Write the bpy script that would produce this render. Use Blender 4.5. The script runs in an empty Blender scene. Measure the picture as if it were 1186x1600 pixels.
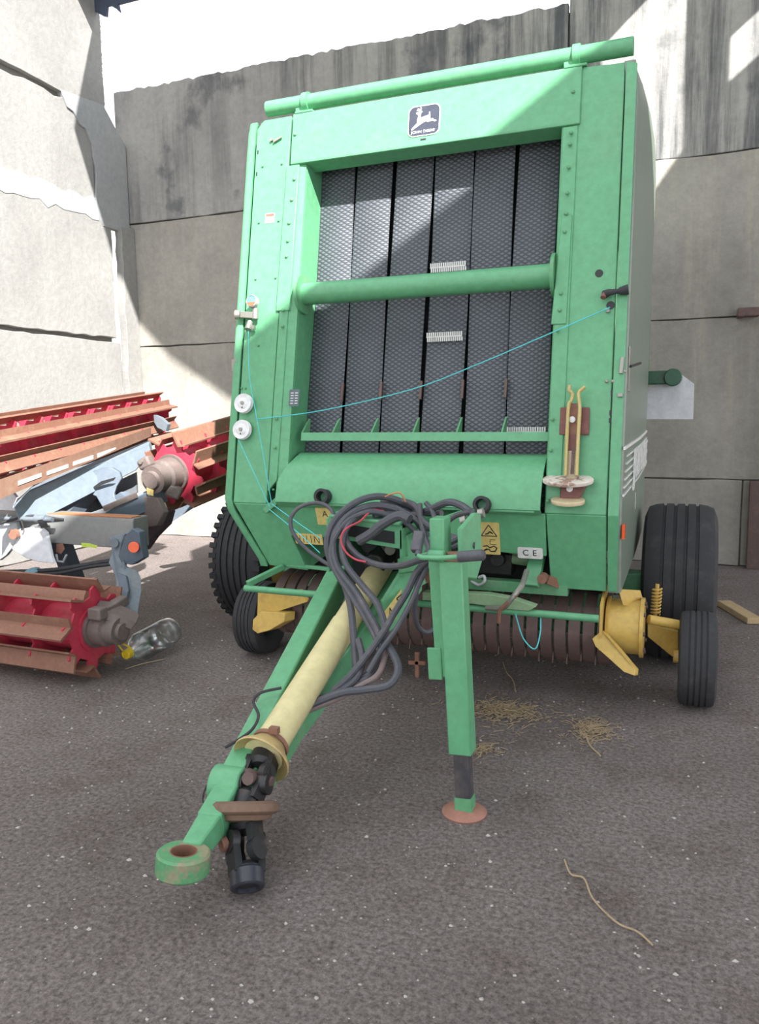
import bpy, bmesh, math, random
from mathutils import Vector, Matrix

S = bpy.context.scene
COL = S.collection
random.seed(7)

# ------------------------------------------------------------------ camera
YAW, PITCH, ROLL, FPX = 0.374054, 0.127412, -0.0128477, 1219.61
cam_d = bpy.data.cameras.new('camera')
cam_d.sensor_fit = 'VERTICAL'
cam_d.sensor_height = 32.0
cam_d.lens = FPX / 1600.0 * 32.0
cam_d.clip_start = 0.05
cam_d.clip_end = 300
cam = bpy.data.objects.new('camera', cam_d)
COL.objects.link(cam)
_f = Vector((-math.sin(YAW) * math.cos(PITCH), math.cos(YAW) * math.cos(PITCH), -math.sin(PITCH)))
_r = Vector((math.cos(YAW), math.sin(YAW), 0))
_u = _r.cross(_f)
_r2 = _r * math.cos(ROLL) + _u * math.sin(ROLL)
_u2 = _u * math.cos(ROLL) - _r * math.sin(ROLL)
_m = Matrix((_r2, _u2, -_f)).transposed().to_4x4()
_m.translation = (0, 0, 1.35)
cam.matrix_world = _m
S.camera = cam

# ------------------------------------------------------------------ sky, sun, exposure
W = bpy.data.worlds.new('sky')
S.world = W
W.use_nodes = True
_bg = W.node_tree.nodes['Background']
_bg.inputs[0].default_value = (0.92, 0.96, 1.0, 1)
_bg.inputs[1].default_value = 1.55
SUN = Vector((-0.80, 0.90, -0.95))                 # direction the sunlight travels
sl = bpy.data.lights.new('sun', 'SUN')
sl.energy = 10.0
sl.angle = 0.012
sl.color = (1.0, 0.975, 0.93)
sun = bpy.data.objects.new('sun', sl)
COL.objects.link(sun)
sun.location = (6, -6, 9)
sun.rotation_euler = SUN.to_track_quat('-Z', 'Y').to_euler()
S.view_settings.view_transform = 'Standard'
S.view_settings.look = 'None'
S.view_settings.gamma = 1.0
S.view_settings.use_curve_mapping = False
S.view_settings.exposure = 0.45

# ------------------------------------------------------------------ materials
def newmat(name):
    m = bpy.data.materials.new(name)
    m.use_nodes = True
    nt = m.node_tree
    return m, nt, nt.nodes['Principled BSDF']

def lk(nt, a, b): nt.links.new(a, b)

def coords(nt, scale=(1, 1, 1)):
    tc = nt.nodes.new('ShaderNodeTexCoord')
    mp = nt.nodes.new('ShaderNodeMapping')
    mp.inputs['Scale'].default_value = scale
    lk(nt, tc.outputs['Object'], mp.inputs[0])
    return mp.outputs[0]

def noise(nt, vec, scale, detail=4, rough=0.6):
    n = nt.nodes.new('ShaderNodeTexNoise')
    n.inputs['Scale'].default_value = scale
    n.inputs['Detail'].default_value = detail
    n.inputs['Roughness'].default_value = rough
    lk(nt, vec, n.inputs['Vector'])
    return n.outputs['Fac']

def ramp(nt, fac, stops):
    r = nt.nodes.new('ShaderNodeValToRGB')
    e = r.color_ramp.elements
    while len(e) < len(stops): e.new(0.5)
    for i, (p, c) in enumerate(stops):
        e[i].position = p
        e[i].color = (c, c, c, 1) if not hasattr(c, '__len__') else (*c, 1)
    lk(nt, fac, r.inputs[0])
    return r.outputs[0]

def mix(nt, fac, a, b, mode='MIX'):
    x = nt.nodes.new('ShaderNodeMix')
    x.data_type = 'RGBA'
    x.blend_type = mode
    for sock, v in ((x.inputs[0], fac), (x.inputs[6], a), (x.inputs[7], b)):
        if hasattr(v, 'is_output'): lk(nt, v, sock)
        elif hasattr(v, '__len__'): sock.default_value = (*v, 1)
        else: sock.default_value = v
    return x.outputs[2]

def bump(nt, bsdf, h, strength, dist=0.01):
    b = nt.nodes.new('ShaderNodeBump')
    b.inputs['Strength'].default_value = strength
    b.inputs['Distance'].default_value = dist
    lk(nt, h, b.inputs['Height'])
    lk(nt, b.outputs[0], bsdf.inputs['Normal'])

def worn(name, col, rough=0.4, dirt=(0.16, 0.13, 0.1), amount=0.35, metal=0.0, scale=7.0, bmp=0.08, edge=(0.52, 0.72), spec=0.5):
    """painted or bare metal with patchy wear of a second colour"""
    m, nt, b = newmat(name)
    v = coords(nt)
    n1 = noise(nt, v, scale, 6, 0.65)
    n2 = noise(nt, v, scale * 6, 4, 0.6)
    f = ramp(nt, n1, [(edge[0], 0.0), (edge[1], amount)])
    c = mix(nt, f, col, dirt)
    g = ramp(nt, n2, [(0.3, 0.88), (0.7, 1.08)])
    c = mix(nt, 1.0, c, g, 'MULTIPLY')
    lk(nt, c, b.inputs['Base Color'])
    b.inputs['Roughness'].default_value = rough
    b.inputs['Metallic'].default_value = metal
    b.inputs['Specular IOR Level'].default_value = spec
    bump(nt, b, n2, bmp, 0.004)
    return m

def plain(name, col, rough=0.5, metal=0.0):
    m, nt, b = newmat(name)
    v = coords(nt)
    n = noise(nt, v, 40, 3)
    c = mix(nt, 1.0, col, ramp(nt, n, [(0.3, 0.85), (0.7, 1.1)]), 'MULTIPLY')
    lk(nt, c, b.inputs['Base Color'])
    b.inputs['Roughness'].default_value = rough
    b.inputs['Metallic'].default_value = metal
    return m

def concrete(name, c1, c2, streak=0.0, pits=0.5, stain=(0.10, 0.10, 0.105), s_edge=(0.5, 0.66), patch=None):
    m, nt, b = newmat(name)
    v = coords(nt)
    n1 = noise(nt, v, 0.9, 6, 0.62)
    n2 = noise(nt, v, 18, 6, 0.7)
    c = mix(nt, ramp(nt, n1, [(0.32, 0.0), (0.68, 1.0)]), c1, c2)
    if patch:
        n5 = noise(nt, coords(nt, (1.0, 1.0, 0.8)), 1.7, 5, 0.6)
        c = mix(nt, ramp(nt, n5, [(0.56, 0.0), (0.64, 0.75)]), c, patch)
    if streak:
        n3 = noise(nt, coords(nt, (3.6, 3.6, 0.22)), 1.5, 7, 0.7)
        n4 = noise(nt, coords(nt, (0.5, 0.5, 0.7)), 1.2, 3, 0.5)
        f = mix(nt, 1.0, ramp(nt, n3, [(s_edge[0], 0.0), (s_edge[1], streak)]), ramp(nt, n4, [(0.36, 0.15), (0.6, 1.0)]), 'MULTIPLY')
        c = mix(nt, f, c, stain)
    c = mix(nt, 1.0, c, ramp(nt, n2, [(0.25, 0.84), (0.75, 1.1)]), 'MULTIPLY')
    pv = noise(nt, v, 9, 8, 0.8)
    c = mix(nt, ramp(nt, pv, [(0.66, 0.0), (0.72, pits)]), c, (0.2, 0.19, 0.18))
    lk(nt, c, b.inputs['Base Color'])
    b.inputs['Roughness'].default_value = 0.9
    b.inputs['Specular IOR Level'].default_value = 0.2
    h = mix(nt, 0.5, n2, pv)
    bump(nt, b, h, 0.35, 0.02)
    return m

def ground_mat():
    m, nt, b = newmat('asphalt_floor')
    v = coords(nt)
    big = noise(nt, v, 0.7, 5, 0.6)
    mid = noise(nt, v, 3.2, 8, 0.75)
    fine = noise(nt, v, 62, 7, 0.8)
    c = mix(nt, ramp(nt, big, [(0.35, 0.0), (0.65, 1.0)]), (0.205, 0.174, 0.166), (0.285, 0.246, 0.235))
    c = mix(nt, ramp(nt, mid, [(0.50, 0.0), (0.70, 0.65)]), c, (0.135, 0.100, 0.082))
    c = mix(nt, 1.0, c, ramp(nt, fine, [(0.36, 0.42), (0.64, 1.6)]), 'MULTIPLY')
    vo = nt.nodes.new('ShaderNodeTexVoronoi')
    vo.inputs['Scale'].default_value = 55
    lk(nt, v, vo.inputs['Vector'])
    sp = ramp(nt, vo.outputs['Distance'], [(0.10, 1.0), (0.17, 0.0)])
    sel = ramp(nt, vo.outputs['Color'], [(0.70, 0.0), (0.80, 0.8)])
    c = mix(nt, mix(nt, 1.0, sp, sel, 'MULTIPLY'), c, (0.42, 0.39, 0.37))
    lk(nt, c, b.inputs['Base Color'])
    b.inputs['Roughness'].default_value = 0.85
    b.inputs['Specular IOR Level'].default_value = 0.3
    bump(nt, b, mix(nt, 0.25, fine, mid), 0.9, 0.02)
    return m

def belt_mat():
    """rubber with a fine raised diamond pattern"""
    m, nt, b = newmat('rubber_belt')
    tc = nt.nodes.new('ShaderNodeTexCoord')
    sx = nt.nodes.new('ShaderNodeSeparateXYZ')
    lk(nt, tc.outputs['Object'], sx.inputs[0])
    def math_(op, a, v=None):
        n = nt.nodes.new('ShaderNodeMath'); n.operation = op
        lk(nt, a, n.inputs[0])
        if v is not None:
            if hasattr(v, 'is_output'): lk(nt, v, n.inputs[1])
            else: n.inputs[1].default_value = v
        return n.outputs[0]
    ca = math_('COSINE', math_('MULTIPLY', sx.outputs['Z'], 2 * math.pi / 0.0225))
    cb = math_('COSINE', math_('MULTIPLY', sx.outputs['X'], 2 * math.pi / 0.037))
    f = math_('MULTIPLY', math_('ABSOLUTE', math_('SUBTRACT', ca, cb)), 0.5)
    n = noise(nt, coords(nt), 3, 4)
    c = ramp(nt, f, [(0.12, (0.055, 0.061, 0.073)), (0.8, (0.140, 0.152, 0.175))])
    c = mix(nt, 1.0, c, ramp(nt, n, [(0.3, 0.8), (0.7, 1.15)]), 'MULTIPLY')
    lk(nt, c, b.inputs['Base Color'])
    b.inputs['Roughness'].default_value = 0.5
    bump(nt, b, f, 0.7, 0.005)
    return m

GREEN = worn('green_paint', (0.125, 0.385, 0.20), 0.40, (0.18, 0.33, 0.19), 0.2, scale=5, spec=0.45)
GREEN_D = worn('green_paint_dusty', (0.12, 0.35, 0.175), 0.5, (0.26, 0.30, 0.20), 0.55, scale=6)
GREEN_PALE = worn('green_paint_faded', (0.26, 0.40, 0.23), 0.55, (0.30, 0.33, 0.24), 0.6, scale=9)
SHIELD = worn('green_side_sheen', (0.20, 0.255, 0.205), 0.33, (0.23, 0.26, 0.22), 0.4, scale=4, spec=0.6)  # green greyed to put the wall's grazing reflection into the colour
DARK = plain('dark_interior', (0.018, 0.020, 0.022), 0.8)  # near-black colour stands in for shade inside the openings
BELT = belt_mat()
RUBBER = plain('black_rubber', (0.040, 0.040, 0.046), 0.75)
TYRE = worn('tyre_rubber', (0.036, 0.036, 0.040), 0.8, (0.09, 0.085, 0.085), 0.5, scale=9)
HOSE = worn('hose_rubber', (0.075, 0.077, 0.092), 0.55, (0.16, 0.14, 0.15), 0.6, scale=10)
CREAM = worn('cream_plastic', (0.66, 0.58, 0.31), 0.45, (0.50, 0.42, 0.26), 0.3, scale=4)
YELLOW = worn('yellow_paint', (0.60, 0.40, 0.10), 0.45, (0.28, 0.15, 0.05), 0.55, scale=7)
RUST = worn('rusty_steel', (0.255, 0.125, 0.085), 0.75, (0.36, 0.20, 0.13), 0.8, scale=9, bmp=0.25)
RUSTD = worn('dark_rust', (0.13, 0.085, 0.078), 0.7, (0.22, 0.13, 0.10), 0.7, scale=9, bmp=0.2)
RUSTR = worn('red_rust_plate', (0.20, 0.085, 0.075), 0.7, (0.28, 0.13, 0.10), 0.7, scale=14, bmp=0.15)
BLACKS = worn('oily_steel', (0.028, 0.028, 0.031), 0.42, (0.10, 0.062, 0.045), 0.6, scale=14, metal=0.2)
STEEL = worn('zinc_steel', (0.34, 0.33, 0.30), 0.4, (0.34, 0.28, 0.2), 0.5, metal=0.6, scale=20)
LACE = worn('lacing_steel', (0.56, 0.56, 0.54), 0.4, (0.3, 0.28, 0.26), 0.4, metal=0.4, scale=40)
WHITE = plain('white_plastic', (0.80, 0.80, 0.80), 0.4)
WHITE_P = worn('white_plate', (0.72, 0.74, 0.78), 0.5, (0.5, 0.5, 0.5), 0.3, scale=5)
LABEL_W = plain('white_label', (0.74, 0.74, 0.72), 0.5)
LABEL_Y = plain('yellow_label', (0.72, 0.56, 0.20), 0.5)
LABEL_K = plain('black_print', (0.022, 0.022, 0.026), 0.5)
LABEL_G = plain('grey_data_plate', (0.10, 0.13, 0.15), 0.45)
NAVY = plain('navy_label', (0.045, 0.050, 0.075), 0.4)
RED = worn('red_paint', (0.56, 0.045, 0.085), 0.5, (0.55, 0.18, 0.17), 0.5, scale=6)
GREYB = worn('grey_blue_paint', (0.17, 0.20, 0.23), 0.55, (0.30, 0.29, 0.27), 0.5, scale=7)
GREYD = worn('slate_blue_paint', (0.115, 0.145, 0.185), 0.55, (0.18, 0.19, 0.2), 0.4, scale=6)
GREYL = worn('light_grey_paint', (0.46, 0.50, 0.53), 0.5, (0.34, 0.33, 0.32), 0.4, scale=7)
ORANGE = plain('orange_reflector', (0.85, 0.11, 0.02), 0.25)
TWINE = plain('blue_twine', (0.10, 0.62, 0.66), 0.7)
WIRE_R = plain('red_wire', (0.55, 0.06, 0.09), 0.5)
WOOD = worn('weathered_wood', (0.55, 0.40, 0.23), 0.8, (0.34, 0.25, 0.17), 0.6, scale=10)
STRAW = worn('straw', (0.42, 0.32, 0.20), 0.9, (0.22, 0.16, 0.1), 0.7, scale=30)
STONE = worn('pale_stone', (0.44, 0.41, 0.385), 0.9, (0.26, 0.23, 0.21), 0.8, scale=20)
YCAP = plain('yellow_plastic', (0.85, 0.60, 0.03), 0.4)
GROUND = ground_mat()
CONC_L = concrete('pale_concrete', (0.285, 0.28, 0.27), (0.36, 0.355, 0.34), 0.25, 0.6, stain=(0.42, 0.42, 0.41))
CONC_B = concrete('weathered_concrete', (0.29, 0.275, 0.25), (0.43, 0.41, 0.37), 0.6, 0.35, stain=(0.52, 0.48, 0.38), s_edge=(0.48, 0.68))
CONC_S = concrete('streaked_concrete', (0.33, 0.32, 0.31), (0.44, 0.43, 0.41), 0.9, 0.3, stain=(0.10, 0.105, 0.115), s_edge=(0.45, 0.60), patch=(0.13, 0.135, 0.145))
MORTAR = concrete('white_mortar', (0.36, 0.37, 0.38), (0.43, 0.43, 0.43), 0.0, 0.25)
MORTAR_D = concrete('dark_joint', (0.17, 0.16, 0.15), (0.24, 0.23, 0.21), 0.0, 0.3)
ROOF = worn('corrugated_roofing', (0.07, 0.09, 0.14), 0.8, (0.12, 0.12, 0.14), 0.5)

def clear_plastic():
    m, nt, b = newmat('clear_plastic')
    out = [n for n in nt.nodes if n.type == 'OUTPUT_MATERIAL'][0]
    tr = nt.nodes.new('ShaderNodeBsdfTransparent')
    tr.inputs[0].default_value = (0.95, 0.96, 0.96, 1)
    b.inputs['Base Color'].default_value = (0.75, 0.77, 0.78, 1)
    b.inputs['Roughness'].default_value = 0.08
    fr = nt.nodes.new('ShaderNodeFresnel')
    fr.inputs[0].default_value = 1.5
    ad = nt.nodes.new('ShaderNodeMath')
    ad.operation = 'MULTIPLY_ADD'
    ad.inputs[1].default_value = 0.9
    ad.inputs[2].default_value = 0.09
    lk(nt, fr.outputs[0], ad.inputs[0])
    mx = nt.nodes.new('ShaderNodeMixShader')
    lk(nt, ad.outputs[0], mx.inputs[0])
    lk(nt, tr.outputs[0], mx.inputs[1])
    gl = nt.nodes.new('ShaderNodeBsdfGlossy')
    gl.inputs[0].default_value = (1, 1, 1, 1)
    gl.inputs[1].default_value = 0.22
    lk(nt, gl.outputs[0], mx.inputs[2])
    lk(nt, mx.outputs[0], out.inputs[0])
    return m
CLEAR = clear_plastic()

# ------------------------------------------------------------------ mesh helpers
def V(*a): return Vector(a[0]) if len(a) == 1 else Vector(a)

def frame(axis, ref=(0, 0, 1)):
    a = V(axis).normalized()
    r = V(ref)
    if abs(a.dot(r.normalized())) > 0.98: r = Vector((1, 0, 0))
    x = r.cross(a).normalized()
    y = a.cross(x)
    return x, y, a

def cr(pts, k=5):
    """Catmull-Rom through points"""
    P = [V(p) for p in pts]
    Q = [P[0] * 2 - P[1]] + P + [P[-1] * 2 - P[-2]]
    o = []
    for i in range(1, len(Q) - 2):
        for j in range(k):
            t = j / k
            a, b, c, d = Q[i - 1:i + 3]
            o.append(0.5 * (2 * b + (c - a) * t + (2 * a - 5 * b + 4 * c - d) * t * t + (3 * b - a - 3 * c + d) * t ** 3))
    o.append(P[-1])
    return o

class B:
    def __init__(s): s.bm = bmesh.new()
    def raw(s, vs, fs):
        v = [s.bm.verts.new(V(p)) for p in vs]
        for f in fs:
            try: s.bm.faces.new([v[i] for i in f])
            except ValueError: pass
        return s
    def box(s, c, size, rot=None):
        c = V(c); h = V(size) / 2
        vs = []
        for z in (-1, 1):
            for y in (-1, 1):
                for x in (-1, 1):
                    p = Vector((x * h.x, y * h.y, z * h.z))
                    vs.append(c + (rot @ p if rot else p))
        return s.raw(vs, [(0, 2, 3, 1), (4, 5, 7, 6), (0, 1, 5, 4), (2, 6, 7, 3), (0, 4, 6, 2), (1, 3, 7, 5)])
    def beam(s, p0, p1, w, h, w1=None, h1=None, up=(0, 0, 1)):
        p0, p1 = V(p0), V(p1)
        a = (p1 - p0).normalized()
        sd = a.cross(V(up)).normalized()
        u = sd.cross(a).normalized()
        vs = []
        for p, ww, hh in ((p0, w, h), (p1, w1 or w, h1 or h)):
            for q, r in ((-1, -1), (1, -1), (1, 1), (-1, 1)):
                vs.append(p + sd * q * ww / 2 + u * r * hh / 2)
        return s.raw(vs, [(3, 2, 1, 0), (4, 5, 6, 7), (0, 1, 5, 4), (1, 2, 6, 5), (2, 3, 7, 6), (3, 0, 4, 7)])
    def prism(s, pts, vec):
        vec = V(vec); n = len(pts)
        vs = [V(p) for p in pts] + [V(p) + vec for p in pts]
        return s.raw(vs, [tuple(range(n))[::-1], tuple(range(n, 2 * n))] + [(i, (i + 1) % n, n + (i + 1) % n, n + i) for i in range(n)])
    def tube(s, path, r, n=10, caps=True, closed=False):
        P = [V(p) for p in path]; m = len(P)
        rr = r if hasattr(r, '__len__') else [r] * m
        t = []
        for i in range(m):
            a = P[(i - 1) % m] if closed or i else P[0]
            b = P[(i + 1) % m] if closed or i < m - 1 else P[-1]
            t.append((b - a).normalized())
        x, y, _ = frame(t[0])
        rings = []
        for i in range(m):
            x = (x - t[i] * x.dot(t[i])).normalized()
            y = t[i].cross(x)
            rings.append([s.bm.verts.new(P[i] + (x * math.cos(2 * math.pi * k / n) + y * math.sin(2 * math.pi * k / n)) * rr[i]) for k in range(n)])
        for i in range(m if closed else m - 1):
            A, C = rings[i], rings[(i + 1) % m]
            for k in range(n):
                s.bm.faces.new((A[k], A[(k + 1) % n], C[(k + 1) % n], C[k]))
        if caps and not closed:
            s.bm.faces.new(rings[0][::-1]); s.bm.faces.new(rings[-1])
        return s
    def cyl(s, p0, p1, r, r1=None, n=20): return s.tube([p0, p1], [r, r if r1 is None else r1], n)
    def lathe(s, prof, p0, axis, n=32, closed=False, ref=(0, 0, 1)):
        """prof = [(distance along the axis, radius)]"""
        p0 = V(p0); x, y, a = frame(axis, ref)
        rings = []
        for d, r in prof:
            rings.append([s.bm.verts.new(p0 + a * d + (x * math.cos(2 * math.pi * k / n) + y * math.sin(2 * math.pi * k / n)) * max(r, 1e-4)) for k in range(n)])
        m = len(rings)
        for i in range(m if closed else m - 1):
            A, C = rings[i], rings[(i + 1) % m]
            for k in range(n):
                s.bm.faces.new((A[k], A[(k + 1) % n], C[(k + 1) % n], C[k]))
        if not closed:
            s.bm.faces.new(rings[0][::-1]); s.bm.faces.new(rings[-1])
        return s
    def ring(s, c, axis, R, r, n=28, k=8):
        x, y, a = frame(axis)
        return s.tube([V(c) + (x * math.cos(2 * math.pi * i / n) + y * math.sin(2 * math.pi * i / n)) * R for i in range(n)], r, k, closed=True)
    def sheet(s, rows, th):
        """grid of points given a thickness along its normal"""
        R = [[V(p) for p in r] for r in rows]
        a, b = len(R), len(R[0])
        N = [[None] * b for _ in range(a)]
        for i in range(a):
            for j in range(b):
                du = R[min(i + 1, a - 1)][j] - R[max(i - 1, 0)][j]
                dv = R[i][min(j + 1, b - 1)] - R[i][max(j - 1, 0)]
                N[i][j] = du.cross(dv).normalized()
        vs = [R[i][j] for i in range(a) for j in range(b)] + [R[i][j] + N[i][j] * th for i in range(a) for j in range(b)]
        o = a * b; fs = []
        for i in range(a - 1):
            for j in range(b - 1):
                q = (i * b + j, i * b + j + 1, (i + 1) * b + j + 1, (i + 1) * b + j)
                fs.append(q); fs.append(tuple(o + k for k in q[::-1]))
        rim = [(0, j) for j in range(b)] + [(i, b - 1) for i in range(1, a)] + [(a - 1, j) for j in range(b - 2, -1, -1)] + [(i, 0) for i in range(a - 2, 0, -1)]
        for q in range(len(rim)):
            i, j = rim[q]; k, l = rim[(q + 1) % len(rim)]
            fs.append((i * b + j, k * b + l, o + k * b + l, o + i * b + j))
        return s.raw(vs, fs)
    def xf(s, M):
        s.bm.transform(M); return s

def origin(o):
    p = Vector((0, 0, 0))
    while o: p = p + o.location; o = o.parent
    return p

def emit(name, b, mat, parent=None, bevel=0.0, sharp=35, label=None):
    bm = b.bm
    bmesh.ops.recalc_face_normals(bm, faces=bm.faces)
    me = bpy.data.meshes.new(name)
    if parent: bm.transform(Matrix.Translation(-origin(parent)))
    bm.to_mesh(me); bm.free()
    me.materials.append(mat)
    for p in me.polygons: p.use_smooth = True
    me.set_sharp_from_angle(angle=math.radians(sharp))
    o = bpy.data.objects.new(name, me)
    COL.objects.link(o)
    if parent: o.parent = parent
    if bevel:
        md = o.modifiers.new('bevel', 'BEVEL'); md.width = bevel; md.segments = 2
        md.limit_method = 'ANGLE'; md.angle_limit = math.radians(40)
    if label: o['label'] = label
    return o

def piece(src, loc, parent=None):
    """copy of a part, moved by an offset"""
    c = src.copy(); COL.objects.link(c)
    if parent: c.parent = parent
    c.location = V(loc)
    return c

def empty(name, loc, label, cat, group=None):
    o = bpy.data.objects.new(name, None); COL.objects.link(o)
    o.empty_display_size = 0.2
    o.location = loc; o['label'] = label; o['category'] = cat
    if group: o['group'] = group
    return o

def tag(o, label, cat, group=None, kind=None):
    o['label'] = label; o['category'] = cat
    if group: o['group'] = group
    if kind: o['kind'] = kind
    return o

def struct(o): o['kind'] = 'structure'; return o

def text(s, size, M, name, mat, parent, depth=0.0006, shear=0.0, sx=1.0):
    cu = bpy.data.curves.new('t', 'FONT')
    cu.body = s; cu.size = size; cu.align_x = 'CENTER'; cu.align_y = 'CENTER'; cu.shear = shear; cu.extrude = depth
    ob = bpy.data.objects.new('t', cu); COL.objects.link(ob)
    me = bpy.data.meshes.new_from_object(ob.evaluated_get(bpy.context.evaluated_depsgraph_get()))
    bpy.data.objects.remove(ob); bpy.data.curves.remove(cu)
    b = B(); b.bm.from_mesh(me); bpy.data.meshes.remove(me)
    b.xf(Matrix.Diagonal((sx, 1, 1, 1))); b.xf(M)
    return emit(name, b, mat, parent)

# ------------------------------------------------------------------ the shed
def jag(p, q, step, amp, axis):
    p, q = V(p), V(q)
    n = max(2, int((q - p).length / step))
    out = []
    for i in range(n):
        t = i / n
        out.append(p.lerp(q, t) + V(axis) * (random.uniform(-amp, amp) if i else 0))
    return out

fl = B().raw([(-40, -30, 0), (40, -30, 0), (40, 60, 0), (-40, 60, 0)], [(0, 1, 2, 3)])
floor = struct(emit('floor', fl, GROUND))

YB, XL = 7.25, -5.72
wb = struct(emit('wall_back', B().box((-0.4, YB + 0.16, 2.36), (10.9, 0.24, 4.72)), MORTAR_D))
wl = struct(emit('wall_left', B().box((XL - 0.16, 2.0, 2.9), (0.24, 9.8, 5.7)), MORTAR_D))

def panel_y(x0, x1, z0, z1, mat, proud=0.0, top=0.006, parent=wb):
    g = 0.005; y = YB - proud
    pts = jag((x0 + g, y, z0 + g), (x1 - g, y, z0 + g), 0.18, 0.006, (0, 0, 1)) + jag((x1 - g, y, z0 + g), (x1 - g, y, z1 - g), 0.25, 0.005, (1, 0, 0)) \
        + jag((x1 - g, y, z1 - g), (x0 + g, y, z1 - g), 0.05 if top > 0.01 else 0.18, top, (0, 0, 1)) + jag((x0 + g, y, z1 - g), (x0 + g, y, z0 + g), 0.25, 0.005, (1, 0, 0))
    return emit('panel', B().prism(pts, (0, 0.05 + proud, 0)), mat, parent, bevel=0.006)

for (x0, x1, z0, z1, m, pr, tp) in (
        (-5.85, -2.6, 0.0, 0.74, CONC_B, 0.0, 0.006), (-2.6, 0.46, 0.0, 0.74, CONC_B, 0.015, 0.006), (0.46, 5.0, 0.0, 0.74, CONC_B, 0.0, 0.006),
        (-5.85, -1.9, 0.74, 2.095, CONC_B, 0.0, 0.006), (-1.9, 5.0, 0.74, 2.095, CONC_B, 0.0, 0.006),
        (-5.85, 5.0, 2.095, 3.41, CONC_B, 0.006, 0.008),
        (-5.85, -1.05, 3.41, 4.78, CONC_S, 0.012, 0.015), (-1.05, 5.0, 3.41, 4.86, CONC_S, 0.004, 0.014)):
    panel_y(x0, x1, z0, z1, m, pr, tp)

def panel_x(y0, y1, z0, z1, mat, proud=0.0, rag=0.006, parent=wl):
    g = 0.008; x = XL + proud
    pts = jag((x, y0 + g, z0 + g), (x, y1 - g, z0 + g), 0.12, rag, (0, 0, 1)) + jag((x, y1 - g, z0 + g), (x, y1 - g, z1 - g), 0.12, rag, (0, 1, 0)) \
        + jag((x, y1 - g, z1 - g), (x, y0 + g, z1 - g), 0.12, rag, (0, 0, 1)) + jag((x, y0 + g, z1 - g), (x, y0 + g, z0 + g), 0.2, 0.005, (0, 1, 0))
    return emit('panel', B().prism(pts, (-0.06 - proud, 0, 0)), mat, parent, bevel=0.006)

for (y0, y1, z0, z1, pr, rg) in ((-2.9, 2.6, 0, 2.13, 0, .006), (2.6, 7.0, 0, 2.13, 0.0, .008), (-2.9, 1.7, 2.15, 3.42, 0.01, .01), (1.7, 6.93, 2.16, 3.40, 0.008, .012),
                                 (-2.9, 3.4, 3.5, 4.40, 0.0, .012), (3.4, 6.72, 3.50, 4.40, 0.0, .016), (-2.9, 2.0, 4.43, 5.75, 0.012, .01), (2.0, 6.93, 4.44, 5.75, 0.014, .014)):
    panel_x(y0, y1, z0, z1, CONC_L, pr, rg)
# white mortar smeared along the upper joint and up the corner, and a plain strip below it
def smear(pts, th=0.016, name='mortar', mat=MORTAR):
    return emit(name, B().prism(pts, (-th - 0.05, 0, 0)), mat, wl, bevel=0.004)
x = XL + 0.012
smear(jag((x, -2.5, 3.37), (x, 6.75, 3.34), 0.10, 0.035, (0, 0, 1)) + jag((x, 6.75, 3.34), (x, 6.75, 3.54), 0.1, 0.02, (0, 1, 0)) + jag((x, 6.75, 3.54), (x, -2.5, 3.50), 0.10, 0.03, (0, 0, 1)) + [(x, -2.5, 3.50)])
smear(jag((x + .004, 6.72, 3.42), (x + .004, 6.70, 4.2), 0.1, 0.03, (0, 1, 0)) + jag((x + .004, 6.62, 4.2), (x + .004, 6.30, 4.40), 0.08, 0.04, (0, 0, 1)) + [(x + .004, 6.3, 4.46), (x + .004, 6.9, 4.52), (x + .004, 7.22, 4.2), (x + .004, 7.22, 3.3), (x + .004, 6.8, 3.3)])
emit('pilaster', B().prism(jag((XL + 0.06, 7.02, 0), (XL + 0.06, 7.02, 3.33), 0.12, 0.014, (0, 1, 0)) + [(XL + 0.06, 7.02, 3.33), (XL + 0.06, 7.24, 3.36), (XL + 0.06, 7.24, 0)], (-0.09, 0, 0)), CONC_L, wl, bevel=0.004)
# torn wire mesh hanging along the open end of the upper block
wm = B()
for i in range(34):
    z = 4.50 + i * 0.03
    wm.ring((XL - 0.02, 6.935 + random.uniform(-.008, .02), z), (1, 0.2 * random.uniform(-1, 1), 0), 0.017, 0.0028, 9, 4)
o = emit('wire_mesh', wm, RUSTD, wl); o['kind'] = 'stuff'

# roof: sheets over the near and right side, and an added strip along the back wall; unseen outline and holes shaped for the shadow edges and sun patches
ZR = 5.6
def roofpt(p):
    t = (ZR - p[2]) / -SUN.z
    return (p[0] - SUN.x * t, p[1] - SUN.y * t)
def slab(poly, holes=()):
    bm = bmesh.new()
    ed = []
    for loop in (poly, *holes):
        vs = [bm.verts.new((a, b, ZR)) for a, b in loop]
        ed += [bm.edges.new((vs[i], vs[(i + 1) % len(vs)])) for i in range(len(vs))]
    bmesh.ops.triangle_fill(bm, use_beauty=True, edges=ed)
    r = bmesh.ops.extrude_face_region(bm, geom=list(bm.faces))
    bmesh.ops.translate(bm, vec=(0, 0, 0.03), verts=[v for v in r['geom'] if isinstance(v, bmesh.types.BMVert)])
    b = B(); b.bm.free(); b.bm = bm
    return b
a1, a2 = roofpt((-0.486, 3.78, 2.863)), roofpt((-2.156, 3.556, 1.682))
k = (a1[0] - a2[0]) / (a1[1] - a2[1])
fx = lambda y: a2[0] + k * (y - a2[1])
edgeA = [(fx(y), y) for y in (-7.0, 3.1)]
holes = [[roofpt((px_, 7.25, pz_)) for px_, pz_ in h] for h in (
    [(-0.80, 4.35), (-0.12, 4.95), (-0.12, 3.43), (-0.36, 3.10), (-0.62, 3.35)],
    [(0.22, 3.92), (0.22, 4.28), (0.55, 4.55), (0.55, 4.18)])]
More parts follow.
